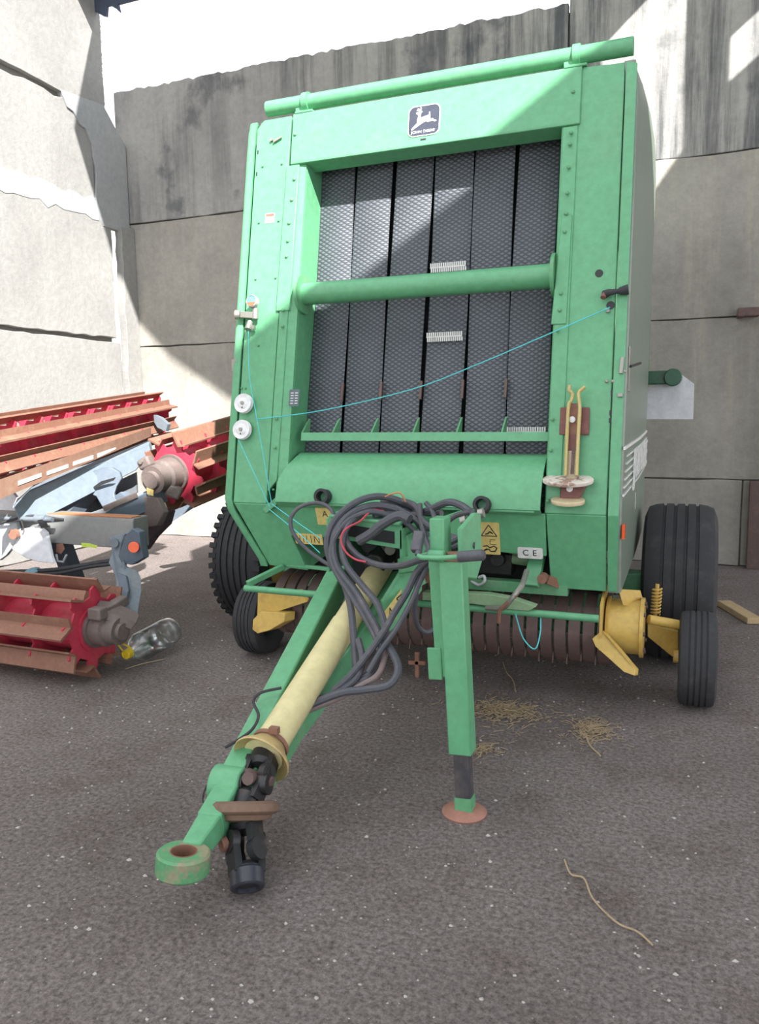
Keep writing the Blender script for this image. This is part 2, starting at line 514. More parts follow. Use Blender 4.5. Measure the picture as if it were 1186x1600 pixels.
roof = slab([edgeA[0], edgeA[1], (-1.1, 3.37), (-2.2, 3.8), (-3.5, 4.45), (-4.5, 5.1), (-5.35, 6.4), (-6.2, 6.5), (-6.2, 6.8), (7, 6.8), (7, -7.0)], holes)
ceiling = struct(emit('ceiling', roof, ROOF))
# ragged ends of roofing sheets hanging at the left corner
rg = [(-5.726, 6.85, 5.58), (-5.699, 6.85, 5.395), (-5.615, 6.85, 5.343), (-5.568, 6.85, 5.328), (-5.553, 6.85, 5.421), (-5.513, 6.85, 5.42), (-5.445, 6.85, 5.377), (-5.401, 6.85, 5.334), (-5.419, 6.85, 5.414), (-5.178, 6.85, 5.416), (-4.837, 6.85, 5.42)]
emit('hanging_sheet', B().prism(rg, (0, 0.03, 0)), ROOF, ceiling)
emit('hanging_sheet', B().prism([rg[0], rg[-1], (rg[-1][0], 6.85, 5.62), (rg[0][0], 6.85, 5.62)], (0, 0.03, 0)), ROOF, ceiling)
# steel post at the right end of the low block, and a bracket left in the wall
struct(emit('trim_1', B().box((0.565, 7.18, 0.37), (0.11, 0.10, 0.74)).box((0.60, 7.16, 1.05), (0.03, 0.05, 2.1)), RUSTD, bevel=0.004))
struct(emit('trim_2', B().box((0.44, 7.20, 2.12), (0.16, 0.12, 0.07)).box((0.38, 7.18, 2.10), (0.05, 0.16, 0.04)), RUSTD, bevel=0.008))

# ------------------------------------------------------------------ round baler
baler = empty('round_baler', (-1.2, 4.2, 0), 'large green round baler with black rubber belts, parked before the streaked concrete wall', 'baler')
SL = 0.19
NRM = Vector((0, -1, SL)).normalized()
UPV = Vector((0, SL, 1)).normalized()
def F(x, z, o=0.0): return Vector((x, 3.35 + SL * (z - 0.6), z)) + NRM * o
def L(x, z, o=0.0): return Vector((x, 3.407 + 0.25 * (0.9 - z), z)) + Vector((0, -1, -0.25)).normalized() * o
def fsheet(name, pts, o, th, mat, fn=F, bevel=0.004, parent=None, label=None):
    q = [fn(x, z, o) for x, z in pts]
    n = (fn(0, 1, 1) - fn(0, 1, 0))
    return emit(name, B().prism(q, -n * th), mat, parent or baler, bevel=bevel, label=label)
def fmat(x, z, o=0.001, fn=F, rot=0.0):
    a = fn(x, z, o); u = (fn(x, z + .1, o) - a).normalized(); X = Vector((1, 0, 0)); n = X.cross(u)
    M = Matrix((X, u, n)).transposed().to_4x4(); M.translation = a
    return M @ Matrix.Rotation(rot, 4, 'Z')

# chamber: recess walls, back, roof, gate
XR0, XR1, ZT = -1.895, -0.562, 2.60
emit('recess_side', B().prism([F(-1.84, .95, -.02), F(-1.84, 2.72, -.02), F(-1.84, 2.72, -.40), F(-1.84, .95, -.40)], (-0.012, 0, 0)), GREEN, baler)
emit('recess_side', B().prism([F(XR1, .95, -.005), F(XR1, 2.72, -.005), F(XR1, 2.72, -.40), F(XR1, .95, -.40)], (0.012, 0, 0)), GREEN, baler)
emit('chamber_back', B().prism([F(-1.86, .90, -.30), F(XR1 + .01, .90, -.30), F(XR1 + .01, 2.75, -.30), F(-1.86, 2.75, -.30)], (0, .02, 0)), DARK, baler)
emit('recess_flange', B().prism([F(XR0, .95, .0), F(-1.842, .95, -.010), F(-1.842, 2.62, -.010), F(XR0, 2.62, .0)], NRM * -.010), GREEN, baler)
top = [[(x, y, z) for x in (-2.13, -0.27)] for y, z in ((3.80, 2.86), (4.2, 2.93), (4.7, 2.965), (5.2, 2.97), (5.7, 2.86), (6.05, 2.55), (6.2, 2.05), (6.15, 1.4), (5.85, .95), (5.3, .70))]
emit('rear_gate', B().sheet(top, 0.02), GREEN_D, baler)

# belts
for i in range(6):
    x0, x1 = -1.845 + i * 0.2105, -1.845 + i * 0.2105 + 0.197
    rows = []
    for j in range(15):
        z = 0.93 + j * 0.13
        w = 0.004 * math.sin(i * 2.1 + j * 0.55)
        cx_ = (x0 + x1) / 2 + 0.006 * math.sin(i * 1.7 + j * 0.3)
        hw = (x1 - x0) / 2
        rows.append([F(cx_ + hw * a, z, -0.185 + 0.006 * math.sin(j * .4 + i) + w - (0.006 if abs(a) > .99 else 0)) for a in (-1, -.9, 0, .9, 1)])
    belt = emit('belt', B().sheet(rows, 0.008), BELT, baler)
    cl = {3: [[(-1.099, 2.082)], [(-1.106, 1.742)]], 5: [[(-0.688, 1.281)]]}.get(i, [])
    for q in cl:
        z = q[0][1]
        b = B()
        for t in range(17):
            xx = x0 + 0.012 + t * (x1 - x0 - 0.024) / 16
            b.box(F(xx, z + 0.013, -0.170), (0.0075, 0.007, 0.019)).box(F(xx + .004, z - 0.013, -0.170), (0.0075, 0.007, 0.019))
        b.beam(F(x0 + .008, z, -.168), F(x1 - .008, z, -.168), 0.004, 0.006)
        emit('belt_lacing', b, LACE, belt, label='silver metal lacing joining the belt ends')

for xx in (-1.641, -1.430, -1.220, -1.009, -.799):
    emit('belt_guide', B().beam(F(xx, 1.44, -.165), F(xx, 1.53, -.170), .012, .012), RUSTD, baler)
# front sheet metal
head = fsheet('header_panel', [(-1.925, 2.602), (-0.485, 2.602), (-0.485, 2.862), (-1.925, 2.862)], 0.012, 0.02, GREEN)
emit('header_lip', B().prism([F(-1.90, 2.604, .012), F(-.50, 2.604, .012), F(-.50, 2.604, -.10), F(-1.90, 2.604, -.10)], (0, 0, .008)), GREEN, head)
lcov = fsheet('side_cover', [(-2.138, .902), (-1.945, .902), (-1.940, 2.862), (-2.10, 2.862), (-2.138, 2.82)], 0.0, 0.03, GREEN)
lstrip = fsheet('bolt_strip', [(-1.940, .96), (-1.89, 1.02), (-1.885, 2.60), (-1.935, 2.60)], 0.006, 0.02, GREEN)
lstrip2 = fsheet('bolt_strip', [(-1.955, 1.86), (-1.878, 1.86), (-1.872, 2.598), (-1.945, 2.598)], 0.012, 0.012, GREEN)
rcov = fsheet('side_cover', [(-.565, .902), (-.303, .902), (-.303, 2.85), (-.484, 2.862), (-.565, 2.60)], 0.0, 0.03, GREEN)
rstrip = fsheet('bolt_strip', [(-.562, .96), (-.497, .96), (-.493, 2.598), (-.558, 2.598)], 0.007, 0.01, GREEN)
rstrip2 = fsheet('bolt_strip', [(-.572, 1.72), (-.505, 1.72), (-.500, 2.2), (-.545, 2.2)], 0.013, 0.008, GREEN)

# side shields: flange turned to the front, sheet running back, slightly bulged
def shield(sx, xe, xi, outer):
    prof = [(xi, 0.004), (xe - sx * .018, 0.004), (xe - sx * .006, -.002), (xe, -.014), (xe + sx * .006, -.25), (xe + sx * .018, -.8), (xe + sx * .02, -1.25), (xe + sx * .014, -1.62)]
    zs = [.92, 1.5, 2.2, 2.70, 2.80, 2.855]
    rows = []
    for z in zs:
        r = []
        for i, (xx, o) in enumerate(prof):
            zz = z
            if z > 2.5 and i > 3: zz = z + (0, 0, 0, 0, .045, .10, .115, .10)[i] * (z - 2.5) / .355
            rr = (xx - sx * (0.03 if z > 2.84 else 0.006 if z > 2.79 else 0) * (1 if i > 2 else .3))
            p = F(rr, z, 0); r.append((rr, p.y - o, zz))
        rows.append(r)
    low = []
    for z in (.55, .72):
        low.append([(xx, L(0, z).y - o + (0 if i < 4 else 0), z + (0.11 * min(1, -o / 1.5) if (z < .6 and o < -.02) else 0)) for i, (xx, o) in enumerate(prof)])
    if sx < 0:
        low = []
        for z, dx in ((.565, .150), (.60, .145), (.72, .082), (.86, .012)):
            low.append([(xx + dx, L(0, z).y - o, z) for i, (xx, o) in enumerate(prof)])
    b = B().sheet(low + rows, -0.012 if sx < 0 else 0.012)
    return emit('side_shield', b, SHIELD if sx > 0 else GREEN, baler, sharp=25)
shl = shield(-1, -2.196, -2.146, True)
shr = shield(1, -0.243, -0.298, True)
# front flange of the side shield keeps the bright green of the front
fsheet('shield_flange', [(-.297, .90), (-.252, .90), (-.252, 2.835), (-.297, 2.848)], .0075, .003, GREEN, parent=shr, bevel=0.001)
fsheet('shield_flange', [(-.297, .56), (-.258, .56), (-.252, .902), (-.297, .902)], .0075, .003, GREEN, fn=L, parent=shr, bevel=0.001)

# lower panels leaning back under the kink
fsheet('lower_cover', [(-2.135, .900), (-1.83, .900), (-1.83, .735), (-1.765, .555), (-1.985, .570)], 0, .02, GREEN, fn=L)
emit('lower_cover_side', B().prism([L(-1.83, .735, -.01), L(-1.765, .56, -.01), L(-1.70, .585, -.30), L(-1.78, .735, -.30)], (-.01, 0, 0)), GREEN_D, baler)
fsheet('lower_cover', [(-.558, .900), (-.303, .900), (-.303, .552), (-.545, .552)], 0, .02, GREEN, fn=L)
emit('lower_cover_side', B().prism([L(-.55, .74, -.01), L(-.54, .56, -.01), L(-.54, .58, -.35), L(-.55, .74, -.35)], (.01, 0, 0)), GREEN_D, baler)
fsheet('lower_panel', [(-1.832, .900), (-.560, .900), (-.560, .705), (-.86, .715), (-.90, .74), (-1.832, .74)], .006, .02, GREEN, fn=L)
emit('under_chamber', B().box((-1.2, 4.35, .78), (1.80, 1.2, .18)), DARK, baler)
emit('void_shade_sheet', B().box((-1.2, 3.74, .66), (1.30, .03, .30)), DARK, baler)  # dark sheet added to fill the opening with shade

# bulged hood below the belts
rows = []
for z, o in ((1.165, -.16), (1.155, -.10), (1.13, -.055), (1.08, -.01), (1.02, .022), (.96, .040), (.915, .044), (.905, .02)):
    rows.append([F(-1.866 + (0.045 if z > 1.1 else 0.02 if z > 1.03 else 0), z, o), F(-1.2, z, o), F(-.575, z, o)])
hood = emit('hood', B().sheet(rows, 0.014), GREEN, baler, sharp=50)
emit('hood_end', B().prism([F(-1.868, z, o) for z, o in ((1.15, -.11), (1.02, .02), (.91, .043), (.91, -.05))], (.006, 0, 0)), GREEN_D, hood)
fsheet('hood_rail', [(-1.66, .898), (-.60, .898), (-.60, .955), (-1.66, .955)], .052, .008, GREEN)
for px_ in [(-1.598, 0.94), (-0.824, 0.926)]:
    b = B().lathe([(0, .030), (.0, .037), (.085, .037), (.085, .024), (.02, .024)], F(px_[0], px_[1], .02), NRM, 20)
    emit('rubber_bump_stop', b, RUBBER, baler)

# top pipe, cross tube, guide bar
pipe = emit('top_pipe', B().cyl((-2.095, 3.81, 2.925), (-.272, 3.81, 2.925), .038, n=28), GREEN, baler, bevel=.003)
for xx in (-1.865, -.515):
    emit('pipe_clamp', B().lathe([(-.016, .038), (-.016, .048), (.016, .048), (.016, .038)], (xx, 3.81, 2.925), (1, 0, 0), 24), GREEN, pipe)
    emit('pipe_bracket', B().box((xx - .03, 3.815, 2.885), (.05, .06, .07)).box((xx, 3.79, 2.868), (.10, .05, .012)), GREEN, pipe, bevel=.003)
tube = emit('cross_tube', B().cyl(F(-1.842, 1.955, -.045), F(-.565, 1.955, -.045), .054, n=32), GREEN, baler)
for xx, d in ((-1.84, .016), (-.566, -.016)):
    emit('tube_flange', B().lathe([(0, .02), (0, .098), (d, .098), (d, .055)], F(xx, 1.955, -.045), (1, 0, 0), 32), GREEN_D, tube)
bar = emit('guide_bar', B().prism([F(-1.80, 1.262, -.05), F(-1.80, 1.262, -.12), F(-1.80, 1.254, -.12), F(-1.80, 1.254, -.058), F(-1.80, 1.222, -.058), F(-1.80, 1.222, -.05)], (1.235, 0, 0)), GREEN, baler)
for xx in (-1.80, -1.632, -1.425, -1.212, -.998, -.785):
    emit('guide_fin', B().prism([F(xx, 1.262, -.05), F(xx, 1.262, -.13), F(xx, 1.345, -.13), F(xx, 1.33, -.11)], (.008, 0, 0)), GREEN_D, bar)

# bolts
bolt_src = None
def bolt(x, z, par, o=0.008, fn=F, mat=GREEN_D, r=.0085):
    return emit('bolt', B().lathe([(0, r), (.006, r), (.009, r * .55)], fn(x, z, o), fn(0, 1, 1) - fn(0, 1, 0), 7), mat, par)
for x, z in [(-1.893, 2.523), (-1.9, 2.419), (-1.907, 2.302), (-1.908, 2.211), (-1.91, 2.133), (-1.912, 1.862), (-1.91, 1.781), (-1.911, 1.321), (-1.911, 1.178)]: bolt(x, z, lstrip, .013)
for x, z in [(-0.521, 2.564), (-0.524, 2.513), (-0.525, 2.41), (-0.526, 2.296), (-0.527, 2.205), (-0.529, 2.125), (-0.534, 1.854), (-0.536, 1.781), (-0.541, 1.691), (-0.546, 1.306), (-0.548, 1.173), (-0.552, 0.955)]: bolt(x, z, rstrip, .014)
for x, z in [(-1.905, 2.754)]: bolt(x, z, head, .012)
for x, z in [(-0.52, 2.748)]: bolt(x, z, head, .012)
for x, z in [(-2.089, 2.619), (-1.977, 2.618), (-2.09, 2.327), (-1.975, 2.325), (-2.088, 2.036), (-1.972, 2.034), (-2.13, 1.479), (-2.107, 1.478), (-2.048, 1.694), (-1.908, 0.972)]: bolt(x, z, lcov, 0, r=.006)
for x, z in [(-0.325, 1.468), (-0.299, 1.467), (-0.253, 1.509)]: bolt(x, z, rcov, 0.0, mat=STEEL, r=.008)
# slots and holes
for x, z, w, h in [(-2.125, 2.698, 0.007, 0.02), (-2.124, 2.584, 0.007, 0.02), (-0.289, 2.562, 0.009, 0.022), (-0.29, 2.447, 0.009, 0.022), (-0.302, 1.418, 0.009, 0.022), (-0.304, 1.334, 0.009, 0.022), (-0.305, 1.302, 0.009, 0.02)]:
    fsheet('slot', [(x - w/2, z - h/2), (x + w/2, z - h/2), (x + w/2, z + h/2), (x - w/2, z + h/2)], .0015, .002, LABEL_K, parent=rcov if x > -1 else lcov, bevel=0)
for (x, z), r in (((-0.376, 1.935), .017), ((-0.322, 1.793), .018)):
    emit('hole', B().cyl(F(x, z, .0008), F(x, z, .002), r, n=20), LABEL_K, rcov)
# tool clips near the top of the covers
emit('clip', B().beam(F(-2.03, 2.735, .01), F(-1.985, 2.755, .01), .008, .01).beam(F(-2.05, 2.745, .008), F(-2.035, 2.75, .008), .012, .012), STEEL, lcov)

# badge on the header: leaping deer
bc = (-1.214, 2.722)
BW, BH = .160, .150
def rrect(w, h, r, n=5):
    o = []
    for cx_, cy_, a0 in ((w/2 - r, h/2 - r, 0), (-w/2 + r, h/2 - r, 90), (-w/2 + r, -h/2 + r, 180), (w/2 - r, -h/2 + r, 270)):
        for i in range(n + 1):
            a = math.radians(a0 + 90 * i / n); o.append((cx_ + r * math.cos(a), cy_ + r * math.sin(a)))
    return o
def decal(name, pts, M, mat, par, o=0.0, th=.0012, label=None):
    q = [M @ Vector((a, b_, o)) for a, b_ in pts]
    n = (M.to_3x3() @ Vector((0, 0, 1)))
    return emit(name, B().prism(q, n * th), mat, par, label=label)
Mb = fmat(bc[0], bc[1], .0125)
badge = decal('badge', rrect(BW, BH, .030), Mb, WHITE, baler, th=.003, label='dark badge with a white leaping deer and white border')
decal('badge_field', rrect(BW - .009, BH - .009, .027), Mb, NAVY, badge, .003)
deer = [(405,285),(440,302),(458,328),(430,400),(434,460),(330,568),(313,602),(345,596),(470,512),(560,450),(620,424),(660,436),(762,404),(800,421),(845,411),(840,392),(790,384),(760,362),(714,374),(706,320),(698,236),(682,240),(676,300),(600,322),(520,352),(503,330),(512,262),(546,240),(514,226),(518,165),(490,150),(494,195),(440,180),(412,236),(470,224),(468,246),(410,262)]
dp = [((a - 577) / 675 * BW, ((740 - .148 * (a - 240)) - b_ - 290) / 580 * BH) for a, b_ in deer]
decal('badge_deer', dp, Mb, WHITE, badge, .0042)
text('JOHN DEERE', .0185, Mb @ Matrix.Translation((-.002, -.055, .0046)), 'badge_lettering', WHITE, badge, sx=1.12)
fsheet('slot', [(bc[0] - .014, bc[1] - .094), (bc[0] + .014, bc[1] - .094), (bc[0] + .014, bc[1] - .086), (bc[0] - .014, bc[1] - .086)], .0135, .002, LABEL_K, parent=head, bevel=0)

# small labels
Ml = fmat(*(-2.028, 2.344), .001)
lb = decal('warning_label', rrect(.055, .052, .004, 2), Ml, LABEL_W, baler, label='small white label with red heading')
decal('label_print', [(-.024, .008), (.024, .008), (.024, .022), (-.024, .022)], Ml, RUST, lb, .0012, .0006)
Ml = fmat(*(-1.821, 1.424), .008)
dpl = decal('data_plate', rrect(.056, .085, .005, 2), Ml, LABEL_G, baler, label='grey data plate with rows of small white print')
for i in range(5):
    for j in (-1, 1):
        decal('label_print', [(j * .012 - .008, -.03 + i * .013), (j * .012 + .008, -.03 + i * .013), (j * .012 + .008, -.026 + i * .013), (j * .012 - .008, -.026 + i * .013)], Ml, LABEL_W, dpl, .0012, .0005)
# CE plate
cz = (-0.631, 0.718)
Ml = fmat(cz[0], cz[1], .008, L)
ce = decal('ce_label', rrect(.112, .054, .008, 3), Ml, LABEL_W, baler, label='white label reading CE')
text('C', .040, Ml @ Matrix.Translation((-.020, 0, .002)), 'label_print', LABEL_K, ce)
text('E', .040, Ml @ Matrix.Translation((.020, 0, .002)), 'label_print', LABEL_K, ce)
# warning decal: triangle above a hand symbol
wz = (-0.814, 0.778)
Ml = fmat(wz[0], wz[1], .008, L)
wd = decal('warning_decal', rrect(.098, .158, .006, 2), Ml, LABEL_Y, baler, label='yellow warning decal with black triangle and crushed hand symbols')
def stroke(pts, w, M, par, name='label_print', closed=False, z=.0015):
    b = B(); P = [M @ Vector((a, c, z)) for a, c in pts]
    n = M.to_3x3() @ Vector((0, 0, 1))
    for i in range(len(P) if closed else len(P) - 1): b.beam(P[i], P[(i + 1) % len(P)], w, .0012, up=n)
    return emit(name, b, LABEL_K, par)
stroke([(-.036, .012), (.036, .012), (0, .066)], .004, Ml, wd, closed=True)
stroke([(-.018, .020), (-.004, .024), (.004, .034), (.018, .024)], .006, Ml, wd)
stroke([(.028, -.006), (.004, -.006), (.004, -.028), (.030, -.028)], .002, Ml, wd)
stroke([(-.030, -.040), (-.010, -.036), (.000, -.046), (.02, -.036), (.034, -.046), (.024, -.062), (.004, -.064), (-.004, -.052), (-.030, -.062), (-.012, -.05)], .005, Ml, wd)
# pair of yellow decals left of the tongue
wa = (-1.628, 0.851)
Ml = fmat(wa[0], wa[1], .008, L)
d1 = decal('warning_decal', [(-.04, -.045), (.04, -.045), (.04, .045), (-.045, .045)], Ml, LABEL_Y, baler, label='yellow decal partly covered by hoses')
text('A', .045, Ml @ Matrix.Translation((.005, .012, .0015)), 'label_print', LABEL_K, d1)
wa = (-1.729, 0.73)
Ml = fmat(wa[0], wa[1], .008, L)
d2 = decal('warning_decal', [(-.075, -.028), (.075, -.028), (.075, .028), (-.085, .028)], Ml, LABEL_Y, baler, label='low yellow decal with upright black strokes')
for i, w in enumerate((-.05, -.03, -.012, .012)): stroke([(w, -.02), (w, .018)], .003, Ml, d2)
stroke([(.03, -.02), (.03, .018), (.055, -.02), (.055, .018)], .003, Ml, d2)
emit('marker', B().prism([(-.2405, 3.43, .80), (-.2405, 3.48, .80), (-.2405, 3.48, .86), (-.2405, 3.43, .86)], (.012, 0, 0)), ORANGE, shr, label='small amber side reflector')

# side shield lettering: slanted band of speed lines with the maker's name
def sideM(y, z):
    M = Matrix((Vector((0, 1, 0)), Vector((0, 0, 1)), Vector((1, 0, 0)))).transposed().to_4x4()
    M.translation = (-.2200, y, z); return M
for i in range(6):
    z = .985 + i * .032
    emit('speed_line', B().beam((-.2395, 3.43 + .03 * i, z), (-.2225, 4.25, z + .015), .008, .008).beam((-.2225, 4.25, z + .015), (-.2235, 5.0, z + .03), .008, .008), LABEL_W, shr)
text('JOHN DEERE', .21, sideM(4.40, 1.085), 'side_lettering', LABEL_W, shr, depth=.004, shear=.25)
emit('speed_line', B().beam((-.2395, 3.43, 1.185), (-.2225, 4.25, 1.20), .008, .013).beam((-.2225, 4.25, 1.20), (-.2235, 5.0, 1.215), .008, .013), LABEL_W, shr)
text('1', .12, sideM(3.98, .90), 'side_lettering', LABEL_W, shr, depth=.001)
# hinge strip and latch on the shield
emit('latch_plate', B().box((-.238, 3.62, 1.52), (.006, .10, .19)), STEEL, shr)
emit('latch_pin', B().cyl((-.232, 3.56, 1.53), (-.20, 3.70, 1.55), .006, n=8), BLACKS, shr)
q_ = (-0.267, 1.526)
emit('hinge', B().beam(F(q_[0], q_[1] - .03, .012), F(q_[0] + .004, q_[1] + .04, .012), .016, .01), STEEL, rcov, bevel=.002)
emit('hinge_stop', B().box(F(q_[0], q_[1] - .12, .012), (.022, .01, .016)), STEEL, rcov, bevel=.002)

# ---- gauge with valve block on the left cover
g = (-2.067, 1.902)
gp = F(g[0], g[1], .03)
ga = emit('pressure_gauge', B().lathe([(0, .020), (.01, .031), (.036, .031), (.040, .028), (.036, .026)], gp, NRM, 28), plain('gauge_rim', (.42, .42, .42), .35), baler, label='round gauge with pale rim')
emit('gauge_face', B().cyl(gp + NRM * .034, gp + NRM * .0375, .0265, n=28), plain('gauge_face', (.13, .24, .32), .2), ga)
emit('gauge_sector', B().prism([gp + NRM * .0376 + Vector((.026 * math.cos(a), 0, 0)) + UPV * .026 * math.sin(a) for a in [math.radians(t) for t in range(195, 346, 15)]], NRM * .0008), plain('gauge_orange', (.36, .13, .06), .4), ga)
v0 = [(-2.142, 1.847), (-2.059, 1.839), (-2.088, 1.779)]
blk = emit('valve_block', B().beam(F(v0[0][0], v0[0][1], .03), F(v0[1][0], v0[1][1], .03), .03, .032).cyl(F(v0[1][0], v0[1][1] - .02, .03), F(v0[1][0], v0[1][1] + .035, .035), .016, n=12), STEEL, baler, bevel=.003)
emit('valve_knob', B().lathe([(0, .018), (.012, .024), (.024, .024), (.03, .014)], F(v0[0][0] - .005, v0[0][1], .035), (-1, -.3, 0), 16), STEEL, blk)
emit('valve_fitting', B().cyl(F(v0[2][0], v0[2][1] + .03, .03), F(v0[2][0], v0[2][1] - .015, .045), .014, .018, 12).box(F(v0[2][0] + .02, v0[2][1], .03), (.02, .02, .02)), STEEL, blk)
emit('shield_clip', B().box((-2.185, 3.55, 1.60), (.03, .02, .06)), STEEL, shl)

# ---- white twine pulleys
for px_ in [(-2.098, 1.397), (-2.097, 1.265)]:
    c = F(px_[0], px_[1], .012)
    p = emit('pulley', B().lathe([(0, .012), (0, .046), (.004, .050), (.008, .044), (.018, .044), (.022, .050), (.026, .048), (.022, .030), (.027, .022), (.027, .01)], c, NRM, 32), WHITE, baler, label='white plastic twine pulley')
    emit('pulley_bolt', B().cyl(c + NRM * .026, c + NRM * .034, .010, n=6), STEEL, p)
    emit('pulley_hole', B().cyl(c + NRM * .0225 + UPV * -.022, c + NRM * .0275 + UPV * -.022, .004, n=8), LABEL_K, p)
# twine guide and twine
gu = (-1.907, 0.894)
emit('twine_guide', B().beam(F(gu[0] - .035, gu[1] - .03, .012), F(gu[0] + .035, gu[1] + .03, .012), .03, .03), GREEN, baler, bevel=.003)
def twine(pts, r=.0022): return emit('twine', B().tube(pts, r, 5), TWINE, baler)
tw = [[(-2.09, 1.777), (-2.065, 1.531), (-2.004, 1.306), (-1.895, 0.908)], [(-2.102, 1.211), (-1.899, 0.884)], [(-2.015, 1.316), (-1.65, 1.356), (-1.198, 1.447), (-0.899, 1.549), (-0.564, 1.679), (-0.322, 1.775)]]
twine(cr([F(x, z, .04) for x, z in tw[0]]))
twine([F(x, z, .045) for x, z in tw[1]])
twine(cr([F(x, z, .03) for x, z in tw[2]]), .0026)
twine([(-1.89, 3.36, 0.909), (-1.649, 3.2, 0.836), (-1.473, 3.05, 0.802)])
twine([(-1.902, 3.36, 0.88), (-1.657, 3.2, 0.794), (-1.481, 3.05, 0.739)])
twine(cr([(-0.675, 3.3, 0.51), (-0.654, 3.28, 0.451), (-0.623, 3.27, 0.371), (-0.572, 3.26, 0.334), (-0.554, 3.28, 0.398), (-0.556, 3.3, 0.463)]), .003)

# ---- bracket (twine tensioner) on the right cover
tb = {'plate': [(-0.515, 1.359), (-0.39, 1.357), (-0.388, 1.239), (-0.515, 1.24)], 'up': [(-0.472, 1.372), (-0.425, 1.371), (-0.425, 1.234), (-0.471, 1.234)], 'mid': [(-0.471, 1.24), (-0.422, 1.239), (-0.425, 1.168), (-0.474, 1.168)], 'low': [(-0.494, 1.02), (-0.389, 1.022), (-0.413, 0.967), (-0.495, 0.965)], 'r1': [(-0.472, 1.444), (-0.474, 1.424), (-0.459, 1.405), (-0.464, 1.377), (-0.475, 1.336), (-0.474, 1.061)], 'r2': [(-0.409, 1.437), (-0.42, 1.426), (-0.435, 1.407), (-0.427, 1.349), (-0.428, 1.239), (-0.428, 1.062)], 'ch': [(-0.471, 1.168), (-0.422, 1.168), (-0.425, 1.048), (-0.474, 1.047)], 'disc': [(-0.465, 1.039)], 'disc2': [(-0.461, 0.952)], 'b': [(-0.458, 1.3), (-0.456, 1.007)], 'slot': [(-0.467, 1.069), (-0.434, 1.07), (-0.454, 1.212)]}
mount = fsheet('tensioner', tb['plate'], .012, .008, RUSTR, label='rusty twine tensioner with two rods and pale discs')
fsheet('mount_plate', tb['up'], .030, .014, RUST, parent=mount)
fsheet('mount_plate', tb['mid'], .032, .012, RUSTR, parent=mount)
fsheet('mount_plate', tb['low'], .035, .03, RUSTR, parent=mount)
BRASS = worn('yellow_zinc', (.52, .42, .17), .45, (.5, .4, .33), .5, metal=.3, scale=20)
fsheet('tensioner_channel', tb['ch'], .042, .006, worn('scuffed_zinc', (.40, .33, .22), .5, (.25, .14, .1), .7, scale=18), parent=mount)
fsheet('channel_slot', [(tb['slot'][0][0] + .012, tb['slot'][0][1] - .0), (tb['slot'][0][0] + .026, tb['slot'][0][1]), (tb['slot'][0][0] + .028, tb['slot'][0][1] + .11), (tb['slot'][0][0] + .014, tb['slot'][0][1] + .11)], .0435, .002, RUSTD, parent=mount, bevel=0)
for key in ('r1', 'r2'):
    emit('tension_rod', B().tube(cr([F(x, z, .05) for x, z in tb[key]], 4), .008, 8), BRASS, mount)
for (x, z), R_, m_ in ((tb['disc'][0], .108, worn('chipped_white_paint', (.68, .62, .55), .5, (.3, .14, .1), .8, scale=12, edge=(.55, .6))), (tb['disc2'][0], .072, worn('cream_paint', (.62, .52, .33), .5, (.4, .3, .2), .4))):
    c = F(x, z, .05)
    emit('disc', B().lathe([(-.008, .02), (-.008, R_ * .97), (-.004, R_), (.006, R_), (.009, R_ * .96), (.009, .02)], (c.x, c.y + R_ * .25, c.z), (0, -.16, 1), 28).xf(Matrix.Translation(c) @ Matrix.Diagonal((1, .6, 1, 1)) @ Matrix.Translation(-c)), m_, mount)
for x, z in tb['b']: emit('bolt', B().lathe([(0, .014), (.006, .014), (.008, .010)], F(x, z, .036), NRM, 12), WHITE, mount)

# ---- handle on the right cover
hd = [(-0.348, 1.838), (-0.327, 1.839), (-0.29, 1.842), (-0.249, 1.847)]
h_ = emit('latch_handle', B().tube([F(*hd[0], .012), F(*hd[1], .03), F(*hd[2], .03), F(hd[2][0] + .006, hd[2][1], .03), F(*hd[3], .03)], [.018, .014, .010, .016, .022], 14), RUBBER, baler, label='black rubber spool-shaped handle')
emit('handle_bolt', B().cyl(F(*hd[0], .02), F(hd[0][0] - .004, hd[0][1] - .02, .03), .012, n=8), RUSTR, h_)
emit('eyelet', B().box(F(*(-0.332, 1.769), .006), (.014, .012, .016)), STEEL, rcov, bevel=.002)

# ---- marker plate and lamp arm at the right rear
arm = emit('lamp_arm', B().beam((-.30, 5.42, 1.545), (-.07, 5.42, 1.548), .10, .085).cyl((-.09, 5.44, 1.545), (-.09, 5.34, 1.545), .055, n=16), worn('dark_green_paint', (.03, .12, .07), .4), baler, bevel=.006)
mp = [(-0.26, 5.45, 1.481), (-0.052, 5.45, 1.574), (0.038, 5.45, 1.502), (0.039, 5.45, 1.278), (-0.255, 5.45, 1.281)]
emit('marker_plate', B().prism(mp, (0, .012, 0)), WHITE_P, arm, label='pale clipped-corner marker plate')

